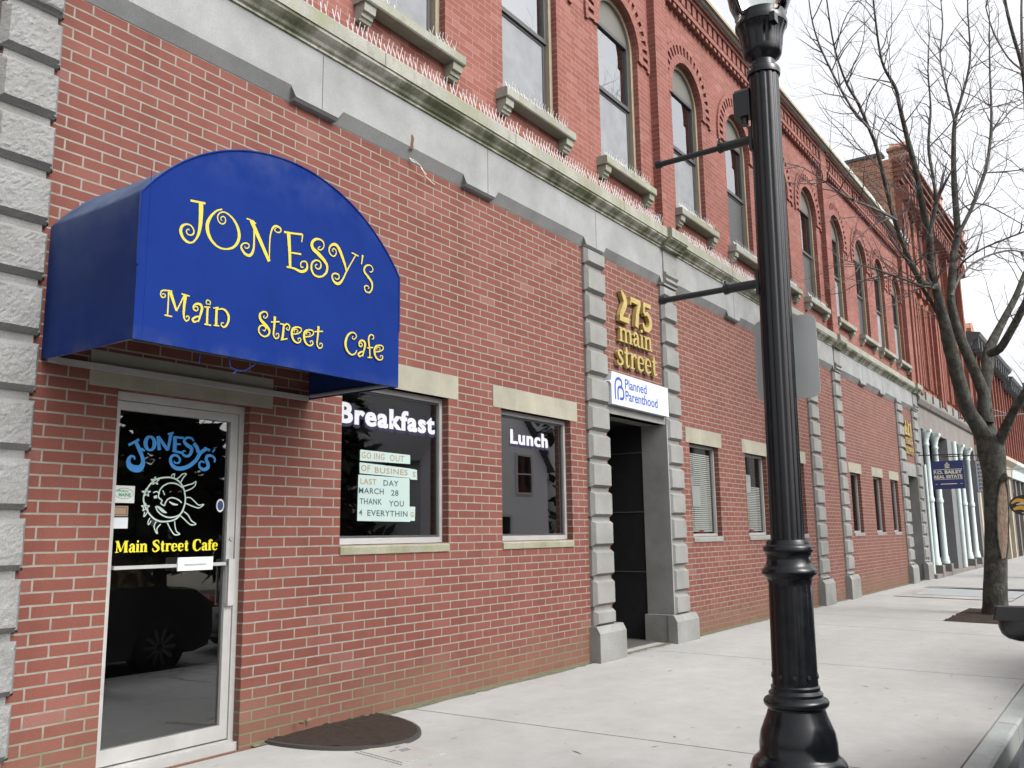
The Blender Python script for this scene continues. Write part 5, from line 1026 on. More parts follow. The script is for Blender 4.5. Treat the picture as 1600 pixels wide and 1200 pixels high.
# litter of twigs and spots on the pavement
rg = random.Random(23); m = MB()
for k in range(50):
    x = 4.5 + rg.random() ** 1.3 * 14; y = -.2 - rg.random() * 3.3
    if PIT[0] - .1 < x < PIT[1] + .1 and PIT[2] - .1 < y < PIT[3] + .1: continue
    t = rg.random() * 6.28; l = .006 + rg.random() ** 4 * .07; w = .002 + rg.random() * .004
    dx, dy = math.cos(t), math.sin(t); z = lambda yy: sz(yy) + .002 + rg.random() * .004
    P = [(x - dx * l - dy * w, y - dy * l + dx * w), (x + dx * l * .2 - dy * w * 1.6, y + dy * l * .2 + dx * w), (x + dx * l, y + dy * l), (x + dy * w, y - dx * w)]
    m.add([(a, b, z(b)) for a, b in P], [(0, 1, 2, 3)])
o = m.build("pavement_litter", "leaf_litter"); o["kind"] = "stuff"; tag(o, "scattered bits of twig and leaf on the pale pavement", "litter")

# ================================================================ trees
def twigs_from(limbs, rg, mb, t_from=2, dens=1.0, scale=1.0, up=.35, levels=2):
    def grow(p0, d, length, r, lev):
        n = max(3, int(length / (.13 * scale))); pts = [p0]; p_ = p0.copy(); dd = d.copy(); rad = [r]
        for k in range(n):
            dd = (dd + Vector((rg.gauss(0, .16), rg.gauss(0, .16), rg.gauss(0, .13) + up * .12))).normalized(); p_ = p_ + dd * (length / n); pts.append(p_); rad.append(max(.0012, r * (1 - .85 * (k + 1) / n)))
        mb.tube(pts, rad, 4 if r > .006 else 3, cap=False)
        if lev > 0:
            for k in range(1, n):
                if rg.random() < .62:
                    ax = dd.orthogonal().normalized(); q = Matrix.Rotation(rg.random() * 6.28, 3, (pts[k + 1] - pts[k]).normalized()) @ ax
                    nd = ((pts[k + 1] - pts[k]).normalized() * .75 + q * .7).normalized(); grow(pts[k], nd, length * (.25 + .35 * rg.random()), rad[k] * .6, lev - 1)
    for limb in limbs:
        P = [Vector(p_[:3]) for p_ in limb]
        for i in range(len(P) - 1):
            r = (limb[i][3] + limb[i + 1][3]) / 2
            if r > .085 * scale: continue
            seg = P[i + 1] - P[i]; cnt = seg.length * 2.3 * dens / scale; cnt = int(cnt) + (1 if rg.random() < cnt % 1 else 0)
            for k in range(cnt):
                t = rg.random(); base = P[i] + seg * t; d = seg.normalized(); ax = d.orthogonal().normalized(); q = Matrix.Rotation(rg.random() * 6.28, 3, d) @ ax
                nd = (d * .55 + q * .8 + Vector((0, 0, .25))).normalized(); L = (.35 + 1.0 * rg.random() ** 1.4) * scale * (.7 + min(1, r / .04) * .6)
                grow(base, nd, L, min(r * .55, .011 * scale), levels)
        e = P[-1]; d = (P[-1] - P[-2]).normalized()
        for k in range(2): grow(e, (d + Vector((rg.gauss(0, .3), rg.gauss(0, .3), rg.gauss(0, .2)))).normalized(), .7 * scale, limb[-1][3] * .9, 1)
def limb_mesh(mb, limbs, rough=.06, seed=1):
    for li, limb in enumerate(limbs):
        C = catmull([tuple(p_) for p_ in limb], 5 if limb[0][3] > .1 else 3)
        fac = .86 if seed == 1 or limb[0][3] > .2 else .74
        rad = [max(.003, c[3] * fac * (1 + rough * mnoise.noise((c[2] * 3, li * 5.0, seed)))) for c in C]
        mb.tube([c[:3] for c in C], rad, 14 if limb[0][3] > .08 else (8 if limb[0][3] > .03 else 5))
TR = thing("tree", "bare lichen spotted street tree with several forking limbs rising from the pavement pit", "tree", (16.44, -2.68, -.1))
trunk = [list(l) for l in LIMBS]
m = MB(); limb_mesh(m, LIMBS[:1], .05); limb_mesh(m, [l for l in LIMBS[1:] if l[0][3] > .035], .05, 3); m.build("trunk", "bark", TR)
m = MB(); limb_mesh(m, [l for l in LIMBS[1:] if l[0][3] <= .035], .05, 4); twigs_from(LIMBS[1:], random.Random(4), m, dens=3.0); m.build("crown", "twig_bark", TR)
# long pale wound where the bark is gone, its rim swollen
ax = Vector((-.992, -.125, 0)); side = Vector((.125, -.992, 0))
def on_trunk(z):
    T = LIMBS[0]
    for a, b in zip(T, T[1:]):
        if a[2] <= z <= b[2]:
            t = (z - a[2]) / (b[2] - a[2]); return Vector((a[0] + (b[0] - a[0]) * t, a[1] + (b[1] - a[1]) * t, z)), a[3] + (b[3] - a[3]) * t
    return Vector(T[-1][:3]), T[-1][3]
m = MB(); vs = []; rows = 14; colsn = 8
for j in range(rows + 1):
    z = .80 + (2.02 - .80) * j / rows; c, r = on_trunk(z); wdt = math.sin(math.pi * min(1, max(.06, (j + .5) / (rows + 1)))) ** .5
    for i in range(colsn + 1):
        a = math.radians(40 + (36 * (i / colsn - .5) * 2) * wdt); d = ax * math.cos(a) + side * math.sin(a)
        vs.append(c + d * (r * .935 - .006 * math.sin(math.pi * i / colsn)))
m.add(vs, [(j * (colsn + 1) + i, j * (colsn + 1) + i + 1, (j + 1) * (colsn + 1) + i + 1, (j + 1) * (colsn + 1) + i) for j in range(rows) for i in range(colsn)], True)
w_ = m.build("bare_wood_wound", "bare_wood", TR)
m = MB()
for s_ in (0, colsn): m.tube([vs[j * (colsn + 1) + s_] for j in range(rows + 1)], [.014 + .006 * mnoise.noise((j * .8, s_, 2)) for j in range(rows + 1)], 6)
c, r = on_trunk(2.02); m.tube([vs[rows * (colsn + 1)] + Vector((0, 0, .0)), vs[rows * (colsn + 1) + 4] + Vector((-.02, -.03, .06)), vs[rows * (colsn + 1) + colsn]], [.03, .06, .03], 8); m.build("wound_rim", "bark", TR)
TF = thing("tree", "farther bare street tree whose thin twigs reach into the top right corner", "tree", (LIMBS_FAR[0][0][0], LIMBS_FAR[0][0][1], -.1))
m = MB(); limb_mesh(m, LIMBS_FAR[:1], .05); m.build("trunk", "bark", TF)
m = MB(); limb_mesh(m, LIMBS_FAR[1:], .05); twigs_from([l[3:] if len(l) > 6 else l for l in LIMBS_FAR], random.Random(9), m, dens=.8, scale=1.5, levels=1); m.build("crown", "twig_bark", TF)

# ================================================================ next buildings along the street
B2 = thing("brick_storefront_building", "tall three storey orange brick building with white iron shopfront columns", "building", (31, 0, 0))
X0, X1, ZR = 26.0, 36.2, 11.75
wins2 = [(26.85 + .98 * k, 26.85 + .98 * k + .44) for k in range(3)] + [(30.5 + .98 * k, 30.5 + .98 * k + .44) for k in range(3)] + [(33.6 + .9 * k, 33.6 + .9 * k + .42) for k in range(3)]
m = MB(); wall(m, X0, X1, 4.95, ZR, [(a, b, 5.25, 8.35, True) for a, b in wins2] + [(a, b, 9.0, 10.6, True) for a, b in wins2], 0, .22, 8)
m.build("upper_wall", "orange_brick", B2)
m = MB(); m.box(X0 + .012, X0 + .3, .012, 11, 8.0, ZR - .01); m.add([(X0 - .01, .3, 9.2), (X0 - .01, 9, 9.2), (X0 - .01, 9, 11.9), (X0 - .01, .3, 11.9)], [(0, 1, 2, 3)]); m.box(X0, X1, 10.8, 11, -.2, ZR); m.box(X1 - .2, X1, .3, 10.8, -.2, ZR); m.box(X0 + .3, X1 - .2, .3, 10.8, 11.3, 11.5); m.build("side_wall", "worn_common_brick", B2)
m = MB(); m.box(X0 - .05, X0 + .32, .25, 9.2, 11.9, 11.98); m.build("wall_coping", "slate", B2)
for a, b in wins2:
    for z0, z1, zf in ((5.25, 8.35, 8.1), (9.0, 10.6, 10.4)):
        m = MB(); m.box(a, b, .20, .24, z0, z1); w_ = m.build("window", "dark_glass", B2)
        m = MB(); frame(m, a, b, z0, zf, .17, .199, .05); m.box(a + .05, b - .05, .175, .199, (z0 + zf) / 2, (z0 + zf) / 2 + .06); m.build("window_frame", "dark_sash", w_)
for x in (26.0, 26.42, 29.62, 30.05, 32.95, 33.25, 35.75):
    m = MB(); m.box(x, x + .26, -.16, 0, 4.95, 10.44); m.build("brick_pier", "dark_orange_brick", B2)
for a, b in wins2:
    for x in (a - .22, b + .06):
        m = MB(); m.box(x, x + .15, -.07, 0, 5.3, 7.9); m.build("brick_pier", "dark_orange_brick", B2)
for a, b in wins2:
    m = MB(); c = (a + b) / 2; r = (b - a) / 2; sp = 8.35 - r
    for k in range(8):
        t0 = math.pi * (1 - k / 8); t1 = math.pi * (1 - (k + 1) / 8); m.extrude([(c + R_ * math.cos(t), sp + R_ * math.sin(t)) for R_, t in ((r, t0), (r + .2, t0), (r + .2, t1), (r, t1))], -.08, .01)
    m.build("arch_hood", "dark_orange_brick", B2)
m = MB()
for k in range(6): m.box(X0 - .02 - .0 * k, X1, -.12 - .075 * k, .001 * k, 10.9 + .14 * k, 10.9 + .14 * k + .075); m.box(X0, X1, -.10 - .07 * k, -.001, 10.975 + .14 * k, 11.04 + .14 * k)
x = X0 + .03
while x < X1 - .2: m.box(x, x + .18, -.36, -.0, 10.45, 10.9); x += .42
m.build("corbel_cornice", "dark_orange_brick", B2)
for (x, w, z1) in ((26.05, .42, 11.98), (31.0, .5, 12.1), (35.6, .5, 12.2)):
    m = MB(); m.box(x, x + w, -.42, .1, 11.70, z1); m.box(x - .04, x + w + .04, -.46, .14, z1, z1 + .08); m.extrude([(x, z1 + .08), (x + w, z1 + .08), (x + w / 2, z1 + .28)], -.4, .08)
    m.build("parapet_pier", "worn_common_brick", B2)
m = MB(); m.sweep_x([(.1, 4.02), (-.03, 4.02), (-.03, 4.62), (-.10, 4.66), (-.16, 4.78), (-.16, 4.84), (.1, 4.86)], X0, X1); m.build("stone_entablature", "brown_stone", B2)
for k in range(9):
    m = MB(); m.box(26.1 + 1.13 * k, 26.1 + 1.13 * k + .85, -.12, .1, 4.865, 5.12)
    m.build("sill_block", "grey_granite", B2)
m = MB(); m.box(X0, X1, .9, 1.0, -.1, 4.02); m.build("shop_wall", "storefront_purple", B2)
for (xa, xb, ya, yb) in ((X0 + .02, 26.45, -.03, .9), (30.3, 31.5, -.06, .4), (35.8, X1, -.04, .4)):
    m = MB(); m.box(xa, xb, ya, yb, -.1, 4.02); m.build("stone_pier", "storefront_grey", B2)
for (xa, xb) in ((27.1, 28.1), (28.6, 29.5), (31.7, 32.5), (33.0, 33.8), (34.2, 35.2)):
    m = MB(); m.box(xa, xb, .7, .89, .5, 3.7); m.build("shop_window", "dark_glass", B2)
    m = MB(); m.box(xa, xb, .66, .88, 0, .5); m.box(xa - .12, xa, .5, .89, 0, 4.0); m.build("shop_panel", "navy", B2)
colx = [27.0, 28.35, 32.75, 34.3]
def column(x):
    m = MB(); m.lathe([(.30, .125), (.36, .125), (.40, .11), (.48, .105), (.52, .088), (2.0, .078), (2.02, .098), (2.10, .10), (2.14, .084), (2.16, .078), (3.55, .072), (3.58, .09), (3.62, .09), (3.66, .076), (3.80, .105), (3.92, .16), (3.95, .17), (4.01, .17)], x, -.03, 20); m.box(x - .16, x + .16, -.19, .13, 3.96, 4.02)
    return m
for k, x in enumerate(colx): column(x).build("iron_column", "pale_green_paint", B2)
for x in colx:
    m = MB(); m.box(x - .17, x + .17, -.21, .14, -.15, .30)
    m.build("column_plinth", "brown_stone", B2)
m = MB(); m.box(26.0, X1, -.2, .9, -.2, .08); m.build("shop_step", "brown_stone", B2)
for (xa, xb, ya, yb, zb) in ((31.1, 31.26, -.16, -.06, 4.0), (26.30, 26.38, -.10, -.035, 3.0)):
    m = MB(); m.tube([((xa + xb) / 2, (ya + yb) / 2, .1), ((xa + xb) / 2, (ya + yb) / 2, zb)], (xb - xa) / 2, 10); m.build("downpipe", "pale_green_paint", B2)

B3 = thing("brick_block", "lower red brick block with dark bracketed cornice beyond the taller building", "building", (44, 0, 0))
def far_block(root, xa, xb, zt, brick, shop, corn, mid):
    m = MB(); wn = []; x = xa + .7
    while x < xb - 1: wn.append((x, x + .5)); x += 1.02
    wall(m, xa, xb, 4.3, zt, [(a, b, 4.9, zt - 1.0, False) for a, b in wn], 0, .18); m.box(xa, xa + .2, .2, 10, -.2, zt + .1); m.box(xb - .2, xb, .2, 10, -.2, zt); m.box(xa + .2, xb - .2, .2, 10, zt - .2, zt - .05); m.box(xa, xb, 9.9, 10, -.2, zt); m.build("upper_wall", brick, root)
    for a, b in wn:
        m = MB(); m.box(a, b, .17, .2, 4.9, zt - 1.0); m.build("window", "dark_glass", root)
    x = xa
    while x < xb - .25:
        m = MB(); m.box(x, x + .22, -.14, 0, 4.3, zt - .35); m.build("brick_pier", "dark_orange_brick", root); x += 1.02
    m = MB(); m.sweep_x([(.3, zt - .35), (-.25, zt - .35), (-.30, zt - .2), (-.55, zt), (-.6, zt + .12), (.3, zt + .3)], xa, xb); x = xa + .2
    while x < xb - .3: m.box(x, x + .16, -.5, -.2, zt - .45, zt - .05); x += .8
    m.build("cornice", corn, root)
    m = MB(); m.sweep_x([(.1, 3.5), (-.15, 3.5), (-.2, 3.9), (-.4, 4.1), (-.4, 4.25), (.1, 4.3)], xa, xb); m.build("shop_fascia", mid, root)
    m = MB(); m.box(xa, xb, .6, .7, -.1, 3.5); m.build("shop_wall", "far_dark", root)
    x = xa
    while x < xb - .45:
        m = MB(); m.box(x, x + .4, -.05, .6, -.1, 3.5); m.build("shop_pier", shop, root); x += 1.9
    x = xa + .4
    while x < xb - 1.6:
        m = MB(); m.box(x + .1, x + 1.4, .4, .59, -.1, .7); m.build("shop_panel", shop, root); x += 1.9
far_block(B3, 36.25, 46.2, 8.3, "dark_orange_brick", "weathered_tan", "slate", "weathered_tan")
for k in range(4):
    m = MB(); x = 37.2 + 2.4 * k; m.extrude([(x, 8.6), (x + 1.0, 8.6), (x + 1.0, 9.3), (x + .5, 9.6), (x, 9.3)], .1, .5)
    m.build("roof_dormer", "worn_common_brick", B3)
B4 = thing("brick_block", "farthest red brick block with dark cornice at the end of the street", "building", (54, 0, 0))
far_block(B4, 46.25, 61, 8.0, "dark_orange_brick", "brown_stone", "slate", "pale_green_paint")
B5 = thing("stone_building", "pale plain building closing the row past the farthest brick block", "building", (68, 0, 0))
m = MB(); ow = [(62.5 + 2.4 * k, 63.7 + 2.4 * k, z, z + 1.7, False) for k in range(5) for z in (1, 4, 6.6)]; wall(m, 61.3, 75, -.2, 9.6, ow, 0, .2); m.box(61.3, 61.5, .2, 12, -.2, 9.6); m.box(74.8, 75, .2, 12, -.2, 9.6); m.box(61.5, 74.8, .2, 12, 9.3, 9.5); m.build("wall", "weathered_tan", B5)
m = MB(); m.sweep_x([(.3, 9.4), (-.3, 9.4), (-.5, 9.8), (.3, 9.9)], 61.2, 75.1); m.build("cornice", "slate", B5)
for o in ow:
    m = MB(); m.box(o[0], o[1], .19, .22, o[2], o[3]); m.build("window", "dark_glass", B5)

# ================================================================ hanging signs
def yz_text(m, body, x, yl, z, size, yr, h=None, bold=0.001):
    """lettering on a face that looks back along the street (towards -x); yl is its left end"""
    t = MB(); text(t, body, 0, 0, size, 0, bold=bold, to3=lambda a, b, o: (a, 0, b))
    xs = [v[0] for v in t.v]; zs = [v[2] for v in t.v]; f = (yl - yr) / (max(xs) - min(xs)); fz = (h / (max(zs) - min(zs))) if h else f; a0_, b0_ = min(xs), min(zs)
    m.add([(x, yl - (v[0] - a0_) * f, z + (v[2] - b0_) * fz) for v in t.v], t.f); return m
def xq(m, x, y0, y1, z0, z1, th=.004): m.box(x, x + th, min(y0, y1), max(y0, y1), z0, z1); return m
SX = 25.52
HS = thing("hanging_sign", "navy blue hanging sign reading F.O. BAILEY REAL ESTATE on a wall bracket", "hanging sign", (SX, -.75, 2.65))
m = MB(); xq(m, SX, -.37, -1.13, 2.29, 3.02, .05); m.build("board", "navy", HS)
m = MB(); yz_text(m, "F.O. BAILEY", SX - .004, -.42, 2.68, .1, -1.09, .095, .004); yz_text(m, "REAL ESTATE", SX - .004, -.42, 2.565, .1, -1.09, .085, .004)
for z in (2.79, 2.535): xq(m, SX - .003, -.42, -1.09, z, z + .012, .002)
xq(m, SX - .003, -.56, -.95, 2.41, 2.43, .002); xq(m, SX - .003, -.44, -.49, 2.415, 2.425, .002); xq(m, SX - .003, -1.02, -1.08, 2.415, 2.425, .002)
m.build("lettering", "sign_cream", HS)
m = MB(); ey = -.75
for (ya, yb, z0, z1) in ((-.06, .06, 2.83, 2.842), (-.05, -.035, 2.84, 2.91), (-.012, .012, 2.84, 2.91), (.035, .05, 2.84, 2.91), (-.065, .065, 2.91, 2.922), (-.03, .03, 2.935, 2.95), (-.012, .012, 2.95, 2.98)): xq(m, SX - .003, ey + ya, ey + yb, z0, z1, .002)
m.build("house_emblem", "sign_cream", HS)
m = MB(); m.tube([(SX + .02, 0, 3.2), (SX + .02, -1.15, 3.17)], .014, 8)
for y in (-.45, -1.05): m.tube([(SX + .02, y, 3.18), (SX + .02, y, 3.02)], .008, 6)
m.build("bracket", "black_metal", HS)
HS = thing("hanging_sign", "black and white hanging sign half hidden by the tree trunk", "hanging sign", (29.6, -1.2, 2.7))
m = MB(); xq(m, 29.6, -.86, -1.62, 2.32, 3.26, .05); m.build("board", "sign_black", HS)
m = MB(); xq(m, 29.595, -.88, -1.08, 2.34, 3.24, .004); m.build("white_panel", "sign_white", HS)
m = MB()
for k in range(7): yz_text(m, "n", 29.588, -.92, 2.40 + .115 * k, .08, -1.04, .07, .004)
m.build("panel_marking", "storefront_grey", HS)
m = MB(); yz_text(m, "S", 29.592, -1.20, 2.42, .3, -1.42, .28, .01); m.build("lettering", "sign_white", HS)
m = MB(); m.tube([(29.62, 0, 3.42), (29.62, -1.65, 3.42)], .015, 8); m.tube([(29.62, -.95, 3.42), (29.62, -.95, 3.26)], .01, 6); m.tube([(29.62, -1.5, 3.42), (29.62, -1.5, 3.26)], .01, 6); m.build("bracket", "black_metal", HS)
HS = thing("hanging_sign", "oval orange and black hanging sign beyond the tree trunk", "hanging sign", (36.5, -1.3, 2.1))
m = MB(); slab_x(m, [(-1.42 + .50 * math.cos(t * math.pi / 14), 2.06 + .36 * math.sin(t * math.pi / 14)) for t in range(28)], 36.5, 36.56); m.build("board", "sign_black", HS)
m = MB(); strokes(m, [[(-1.0, 2.12, .05), (-1.2, 2.24, .12), (-1.5, 2.17, .14), (-1.72, 2.2, .06)], [(-1.05, 1.92, .08), (-1.3, 1.98, .14), (-1.55, 1.86, .1), (-1.72, 1.92, .04)]], 0, to3=lambda a, b, o: (36.495 - o, a, b)); m.build("swoosh_marking", "orange_enamel", HS)
m = MB(); strokes(m, [[(-1.15, 2.08, .03), (-1.35, 2.12, .07), (-1.55, 2.04, .05), (-1.7, 2.08, .03)], [(-1.3, 1.80, .03), (-1.5, 1.76, .05), (-1.65, 1.80, .03)]], 0, to3=lambda a, b, o: (36.492 - o, a, b)); m.build("white_marking", "sign_white", HS)
m = MB(); m.tube([(36.53, 0, 3.35), (36.53, -2.2, 3.35)], .02, 8); m.tube([(36.53, -1.1, 3.35), (36.53, -1.1, 2.5)], .01, 6); m.tube([(36.53, -1.75, 3.35), (36.53, -1.75, 2.48)], .01, 6); m.build("bracket", "steel_plate", HS)
m = MB(); m.tube([(37.5, 0, 5.4), (37.5, -2.3, 5.4)], .022, 8); m.tube([(37.5, 0, 5.9), (37.5, -1.2, 5.42)], .012, 6); tag(m.build("wall_bracket", "steel_plate"), "bare horizontal iron rod standing out from the brick wall behind the tree", "bracket")

# ================================================================ parked cars
def car(root, paint, x0, y0, L, W, H, zg, face):
    """side profile lofted across the width; face -1 looks towards -x"""
    prof = [(0, .30), (.02, .52), (.10, .68), (.85, .84), (1.18, .90), (1.75, H - .12), (2.05, H - .03), (2.7, H), (3.3, H - .06), (3.85, .98), (4.3, .95), (L - .02, .78), (L, .45), (L - .06, .28)]
    bot = [(L - .3, .22), (.25, .20)]
    P = prof + bot; n = len(P); cols_ = 14; m = MB(); vs = []
    for j in range(cols_ + 1):
        u = -1 + 2 * j / cols_; e = 1 - abs(u) ** 6 * .10
        for (x, z) in P:
            tum = max(0, (z - .92)) / (H - .92) if z > .92 else 0
            yy = u * (W / 2) * (1 - .20 * tum) * (1 - .03 * (max(0, .45 - z) / .25)); nose = (abs(u) ** 3) * .22
            xx = x + (nose * (1 - x / 1.2) if x < 1.2 else 0) - (nose * ((x - (L - 1.0)) / 1.0) if x > L - 1.0 else 0)
            X = x0 + (xx if face < 0 else L - xx); vs.append((X, y0 + yy, zg + z * (1 if z < .4 else (1 - .02 * abs(u) ** 4))))
    fs = []
    for j in range(cols_):
        for i in range(n):
            a, b = j * n + i, j * n + (i + 1) % n; fs.append((a, b, b + n, a + n) if face > 0 else (a, a + n, b + n, b))
    fs.append(tuple(range(n)) if face < 0 else tuple(range(n - 1, -1, -1))); fs.append(tuple(range(cols_ * n + n - 1, cols_ * n - 1, -1)) if face < 0 else tuple(range(cols_ * n, cols_ * n + n)))
    m.add(vs, fs, True); m.build("body", paint, root)
    fx = lambda x: x0 + (x if face < 0 else L - x)
    for s_ in (-1, 1):
        m = MB(); yy = y0 + s_ * (W / 2 + .004)
        def gy(z): t = max(0, z - .92) / (H - .92); return y0 + s_ * (W / 2 * (1 - .20 * t) + .006)
        for quad_ in ([(1.32, .94), (2.45, .96), (2.45, H - .10), (1.85, H - .14)], [(2.52, .96), (3.6, 1.0), (3.3, H - .14), (2.52, H - .10)]):
            q = [(fx(x), gy(z), zg + z) for x, z in quad_]; m.add(q if s_ * face > 0 else q[::-1], [(0, 1, 2, 3)])
        m.build("side_window", "dark_glass", root)
        for wx in (.85, L - .92):
            m = MB(); yo = y0 + s_ * (W / 2 - .0)
            k_ = 28; ring = lambda r, y: [(fx(wx) + r * math.cos(2 * math.pi * k / k_), y, zg + .32 + r * math.sin(2 * math.pi * k / k_)) for k in range(k_)]
            vs = ring(.32, yo - s_ * .18) + ring(.32, yo + s_ * .005) + ring(.30, yo + s_ * .015) + ring(.21, yo + s_ * .012) + ring(.20, yo - s_ * .02)
            m.add(vs, [(r * k_ + k, r * k_ + (k + 1) % k_, (r + 1) * k_ + (k + 1) % k_, (r + 1) * k_ + k) for r in range(4) for k in range(k_)], True); t_ = m.build("wheel", "rubber", root)
            m = MB()
            for k in range(10):
                a = 2 * math.pi * k / 10; c_, d_ = math.cos(a), math.sin(a); q = [(fx(wx) + c_ * r - d_ * w, zg + .32 + d_ * r + c_ * w) for r, w in ((.04, -.015), (.205, -.022), (.205, .022), (.04, .015))]
                m.add([(x, yo + s_ * .004, z) for x, z in q], [(0, 1, 2, 3)])
            m.build("rim", "wheel_silver", t_)
            m = MB(); m.add([(x, yo - s_ * .025, z) for x, _, z in ring(.205, 0)], [tuple(range(k_))]); m.build("hub_disc", "car_trim", t_)
        m = MB(); hy = y0 + s_ * (W / 2 - .25); m.box(min(fx(.03), fx(.12)), max(fx(.03), fx(.12)), hy - .16, hy + .16, zg + .58, zg + .70); m.build("headlight", "wheel_silver", root)
        m = MB(); tx = fx(L - .04); m.box(tx - .05, tx + .05, hy - .12, hy + .12, zg + .70, zg + .84); m.build("tail_light", "red_paint", root)
    m = MB(); w0 = W / 2 * .84; w1 = W / 2 * .74
    m.add([(fx(1.22), y0 - w0, zg + .95), (fx(1.22), y0 + w0, zg + .95), (fx(1.80), y0 + w1, zg + H - .06), (fx(1.80), y0 - w1, zg + H - .06)], [(0, 1, 2, 3)]); m.build("windscreen", "dark_glass", root)
ZG = -.25
C1 = thing("parked_car", "glossy black parked car at the kerb with its door mirror reaching into view", "car", (5.4, -5.27, ZG))
car(C1, "car_paint", 2.6, -5.255, 4.6, 1.80, 1.45, ZG, -1)
def mirror(yt, yb, xc, zc_, parent):
    """door mirror shell: a rounded pod, its flat lid darker than the shell below"""
    m = MB(); nn = 20; vs = []; fs = []; rings = []
    ly = (yt - yb); 
    prof = [(0, .18), (.06, .55), (.18, .82), (.38, .97), (.62, 1.0), (.85, .95), (1.0, .82)]
    for (t, s_) in prof:
        y = yt - ly * t
        for k in range(nn):
            a = 2 * math.pi * k / nn; cx_, sx_ = math.cos(a), math.sin(a)
            vs.append((xc + .075 * s_ * (abs(cx_) ** .75) * (1 if cx_ > 0 else -1), y, zc_ + .072 * s_ ** .8 * (abs(sx_) ** .6) * (1 if sx_ > 0 else -1)))
    for r in range(len(prof) - 1):
        for k in range(nn): fs.append((r * nn + k, r * nn + (k + 1) % nn, (r + 1) * nn + (k + 1) % nn, (r + 1) * nn + k))
    fs.append(tuple(range(nn - 1, -1, -1))); fs.append(tuple(range((len(prof) - 1) * nn, len(prof) * nn)))
    m.add(vs, fs, True); o = m.build("door_mirror", "mirror_shell", parent)
    ml = MB(); q = [(xc - .080, yt + .004), (xc - .066, yt + .012), (xc + .05, yt + .008), (xc + .07, yb), (xc - .075, yb)]
    zl = zc_ + .020; ml.add([(a_, b_, zl) for a_, b_ in q] + [(xc + (a_ - xc) * .72, b_ - (.012 if b_ > yb + .01 else 0), zl + .055) for a_, b_ in q], [(0, 1, 6, 5), (1, 2, 7, 6), (2, 3, 8, 7), (3, 4, 9, 8), (4, 0, 5, 9), (5, 6, 7, 8, 9), (4, 3, 2, 1, 0)], True); ml.build("mirror_lid", "car_trim", o)
    m2 = MB(); m2.box(xc - .03, xc + .03, yb - .1, yb, zc_ - .04, zc_ + .02); m2.build("mirror_arm", "car_trim", o); return o
mirror(-4.195, -4.40, 4.5, .868, C1)
C3 = thing("parked_car", "black parked car behind the first one, mirrored only in the cafe door glass", "car", (10, -5.27, ZG)); car(C3, "car_paint", 7.7, -5.29, 4.5, 1.78, 1.48, ZG, -1)
C2 = thing("parked_car", "red parked car across the street, seen reflected in the cafe window", "car", (18.8, -11.9, ZG)); car(C2, "red_paint", 16.4, -11.9, 4.6, 1.8, 1.5, ZG, 1)

# ================================================================ the other side of the street, mirrored in the glass
HO = thing("clapboard_house", "pale clapboard gable house across the street, reflected in the Lunch window", "house", (29.3, -17, 0))
hx0, hx1, hy0 = 25.0, 33.6, -16.6; ez, az = 4.2, 8.6; hm = (hx0 + hx1) / 2
m = MB(); z = -.1
while z < az - .1:
    w_ = 1.0 if z < ez else max(.04, (az - z) / (az - ez)); a, b = hm - (hm - hx0) * w_, hm + (hx1 - hm) * w_
    m.add([(a, hy0, z + .13), (b, hy0, z + .13), (b, hy0 + .03, z), (a, hy0 + .03, z)], [(0, 3, 2, 1)]); m.add([(a, hy0 + .03, z), (b, hy0 + .03, z), (b, hy0, z), (a, hy0, z)], [(0, 1, 2, 3)]); z += .13
m.box(hx0, hx1, hy0 - 8, hy0 - .01, -.3, ez); m.build("wall", "clapboard", HO)
m = MB(); m.add([(hx0 - .3, hy0 + .3, ez - .2), (hm, hy0 + .3, az + .15), (hm, hy0 - 8.3, az + .15), (hx0 - .3, hy0 - 8.3, ez - .2)], [(0, 1, 2, 3)]); m.add([(hx1 + .3, hy0 + .3, ez - .2), (hm, hy0 + .3, az + .15), (hm, hy0 - 8.3, az + .15), (hx1 + .3, hy0 - 8.3, ez - .2)], [(3, 2, 1, 0)]); m.build("roof", "roof_shingle", HO)
for (a, b, c, d) in ((31.2, 32.2, 3.05, 4.6), (26.8, 27.8, 3.05, 4.6), (28.8, 29.8, 5.2, 6.6), (28.4, 30.6, .3, 2.0)):
    m = MB(); m.box(a, b, hy0 + .031, hy0 + .05, c, d); w_ = m.build("window", "dark_glass", HO)
    m = MB(); frame(m, a - .1, b + .1, c - .1, d + .1, hy0 + .03, hy0 + .09, .1); m.box(a, b, hy0 + .055, hy0 + .07, (c + d) / 2 - .03, (c + d) / 2 + .03); m.build("window_frame", "white_paint", w_)
OB = thing("reflection_building", "plain two storey building added across the street to fill the reflections past the doorway", "building", (50, -17, 0))  # unseen pale frontage, added so the farther windows reflect a mid grey
ow = [(37.2 + 3.1 * k, 38.6 + 3.1 * k, z, z + 1.9, False) for k in range(14) for z in (.9, 4.6)]
m = MB(); wall(m, -80.5, -36.0, -.3, 8.4, [(-b, -a, c, d, False) for a, b, c, d, _ in ow], 0, .2)
m.v = [(-v[0], -17.0 - v[1], v[2]) for v in m.v]; m.box(36, 80.5, -27, -17.25, -.3, 8.3); m.build("wall", "white_paint", OB)
for (a, b, c, d, _) in ow:
    m = MB(); m.box(a, b, -17.24, -17.18, c, d); m.build("window", "dark_glass", OB)
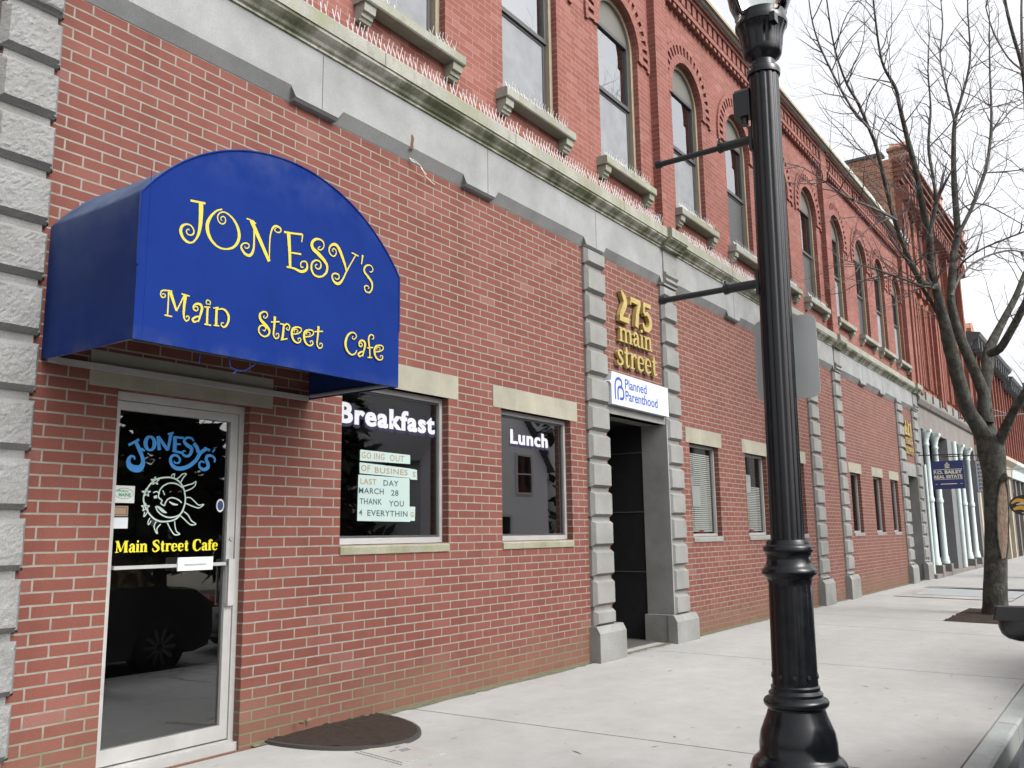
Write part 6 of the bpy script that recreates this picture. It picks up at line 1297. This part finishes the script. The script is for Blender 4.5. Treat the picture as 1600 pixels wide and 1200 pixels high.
m = MB(); m.box(35.8, 80.7, -17.3, -16.7, 8.4, 8.7); m.build("cornice", "brown_stone", OB)
def conifer_mesh(seed, H, R0):
    rg = random.Random(seed); m = MB(); z = .8
    while z < H:
        f = 1 - (z - .8) / (H - .8); R1 = R0 * (f ** .8) * (.85 + .3 * rg.random()); nb = int(7 + 6 * f)
        for k in range(nb):
            a = rg.random() * 6.28; L = R1 * (.7 + .45 * rg.random())
            for j in range(int(6 + 8 * f)):
                t = .15 + .85 * rg.random(); x = L * t * math.cos(a) + rg.gauss(0, .13); y = L * t * math.sin(a) + rg.gauss(0, .13); zz = z - .35 * t * t * L * .5 + rg.gauss(0, .12); s_ = .2 + .27 * rg.random()
                u = Vector((rg.gauss(0, 1), rg.gauss(0, 1), rg.gauss(0, .5))).normalized(); v = u.orthogonal().normalized()
                c_ = Vector((x, y, zz)); m.add([c_ - u * s_, c_ - v * s_ * .45, c_ + u * s_, c_ + v * s_ * .45], [(0, 1, 2, 3)])
        z += .42
    return m
spots = [(12.6, -18.5, 10.5, 2.9, "left of"), (16.4, -19.5, 12, 3.2, ""), (20.2, -18.2, 11, 3.0, ""), (23.4, -19.4, 9.5, 2.6, ""), (8.0, -20, 9.0, 2.8, ""), (37.0, -19, 11, 3.0, "")]
cm = None
for k, (x, y, H, R0, _) in enumerate(spots):
    r_ = thing("conifer_tree", "dark evergreen across the street, seen only as a reflection in the cafe glass", "tree", (x, y, -.2), "evergreens across the street")
    if cm is None:
        mt = MB(); mt.v = []; t0 = MB(); t0.tube([(x, y, -.3), (x, y, 8)], [.2, .04], 8); trk = t0.build("trunk", "bark", r_)
        b_ = conifer_mesh(3, 10.5, 2.9); b_.v = [(v[0] + x, v[1] + y, v[2] - .2) for v in b_.v]; cm = b_.build("crown", "conifer_green", r_)
    else:
        for src in (trk, cm): c_ = src.copy(); COL.objects.link(c_); c_.parent = r_
        r_.scale = (R0 / 2.9, R0 / 2.9, H / 10.5); r_.rotation_euler = (0, 0, k * 1.3)
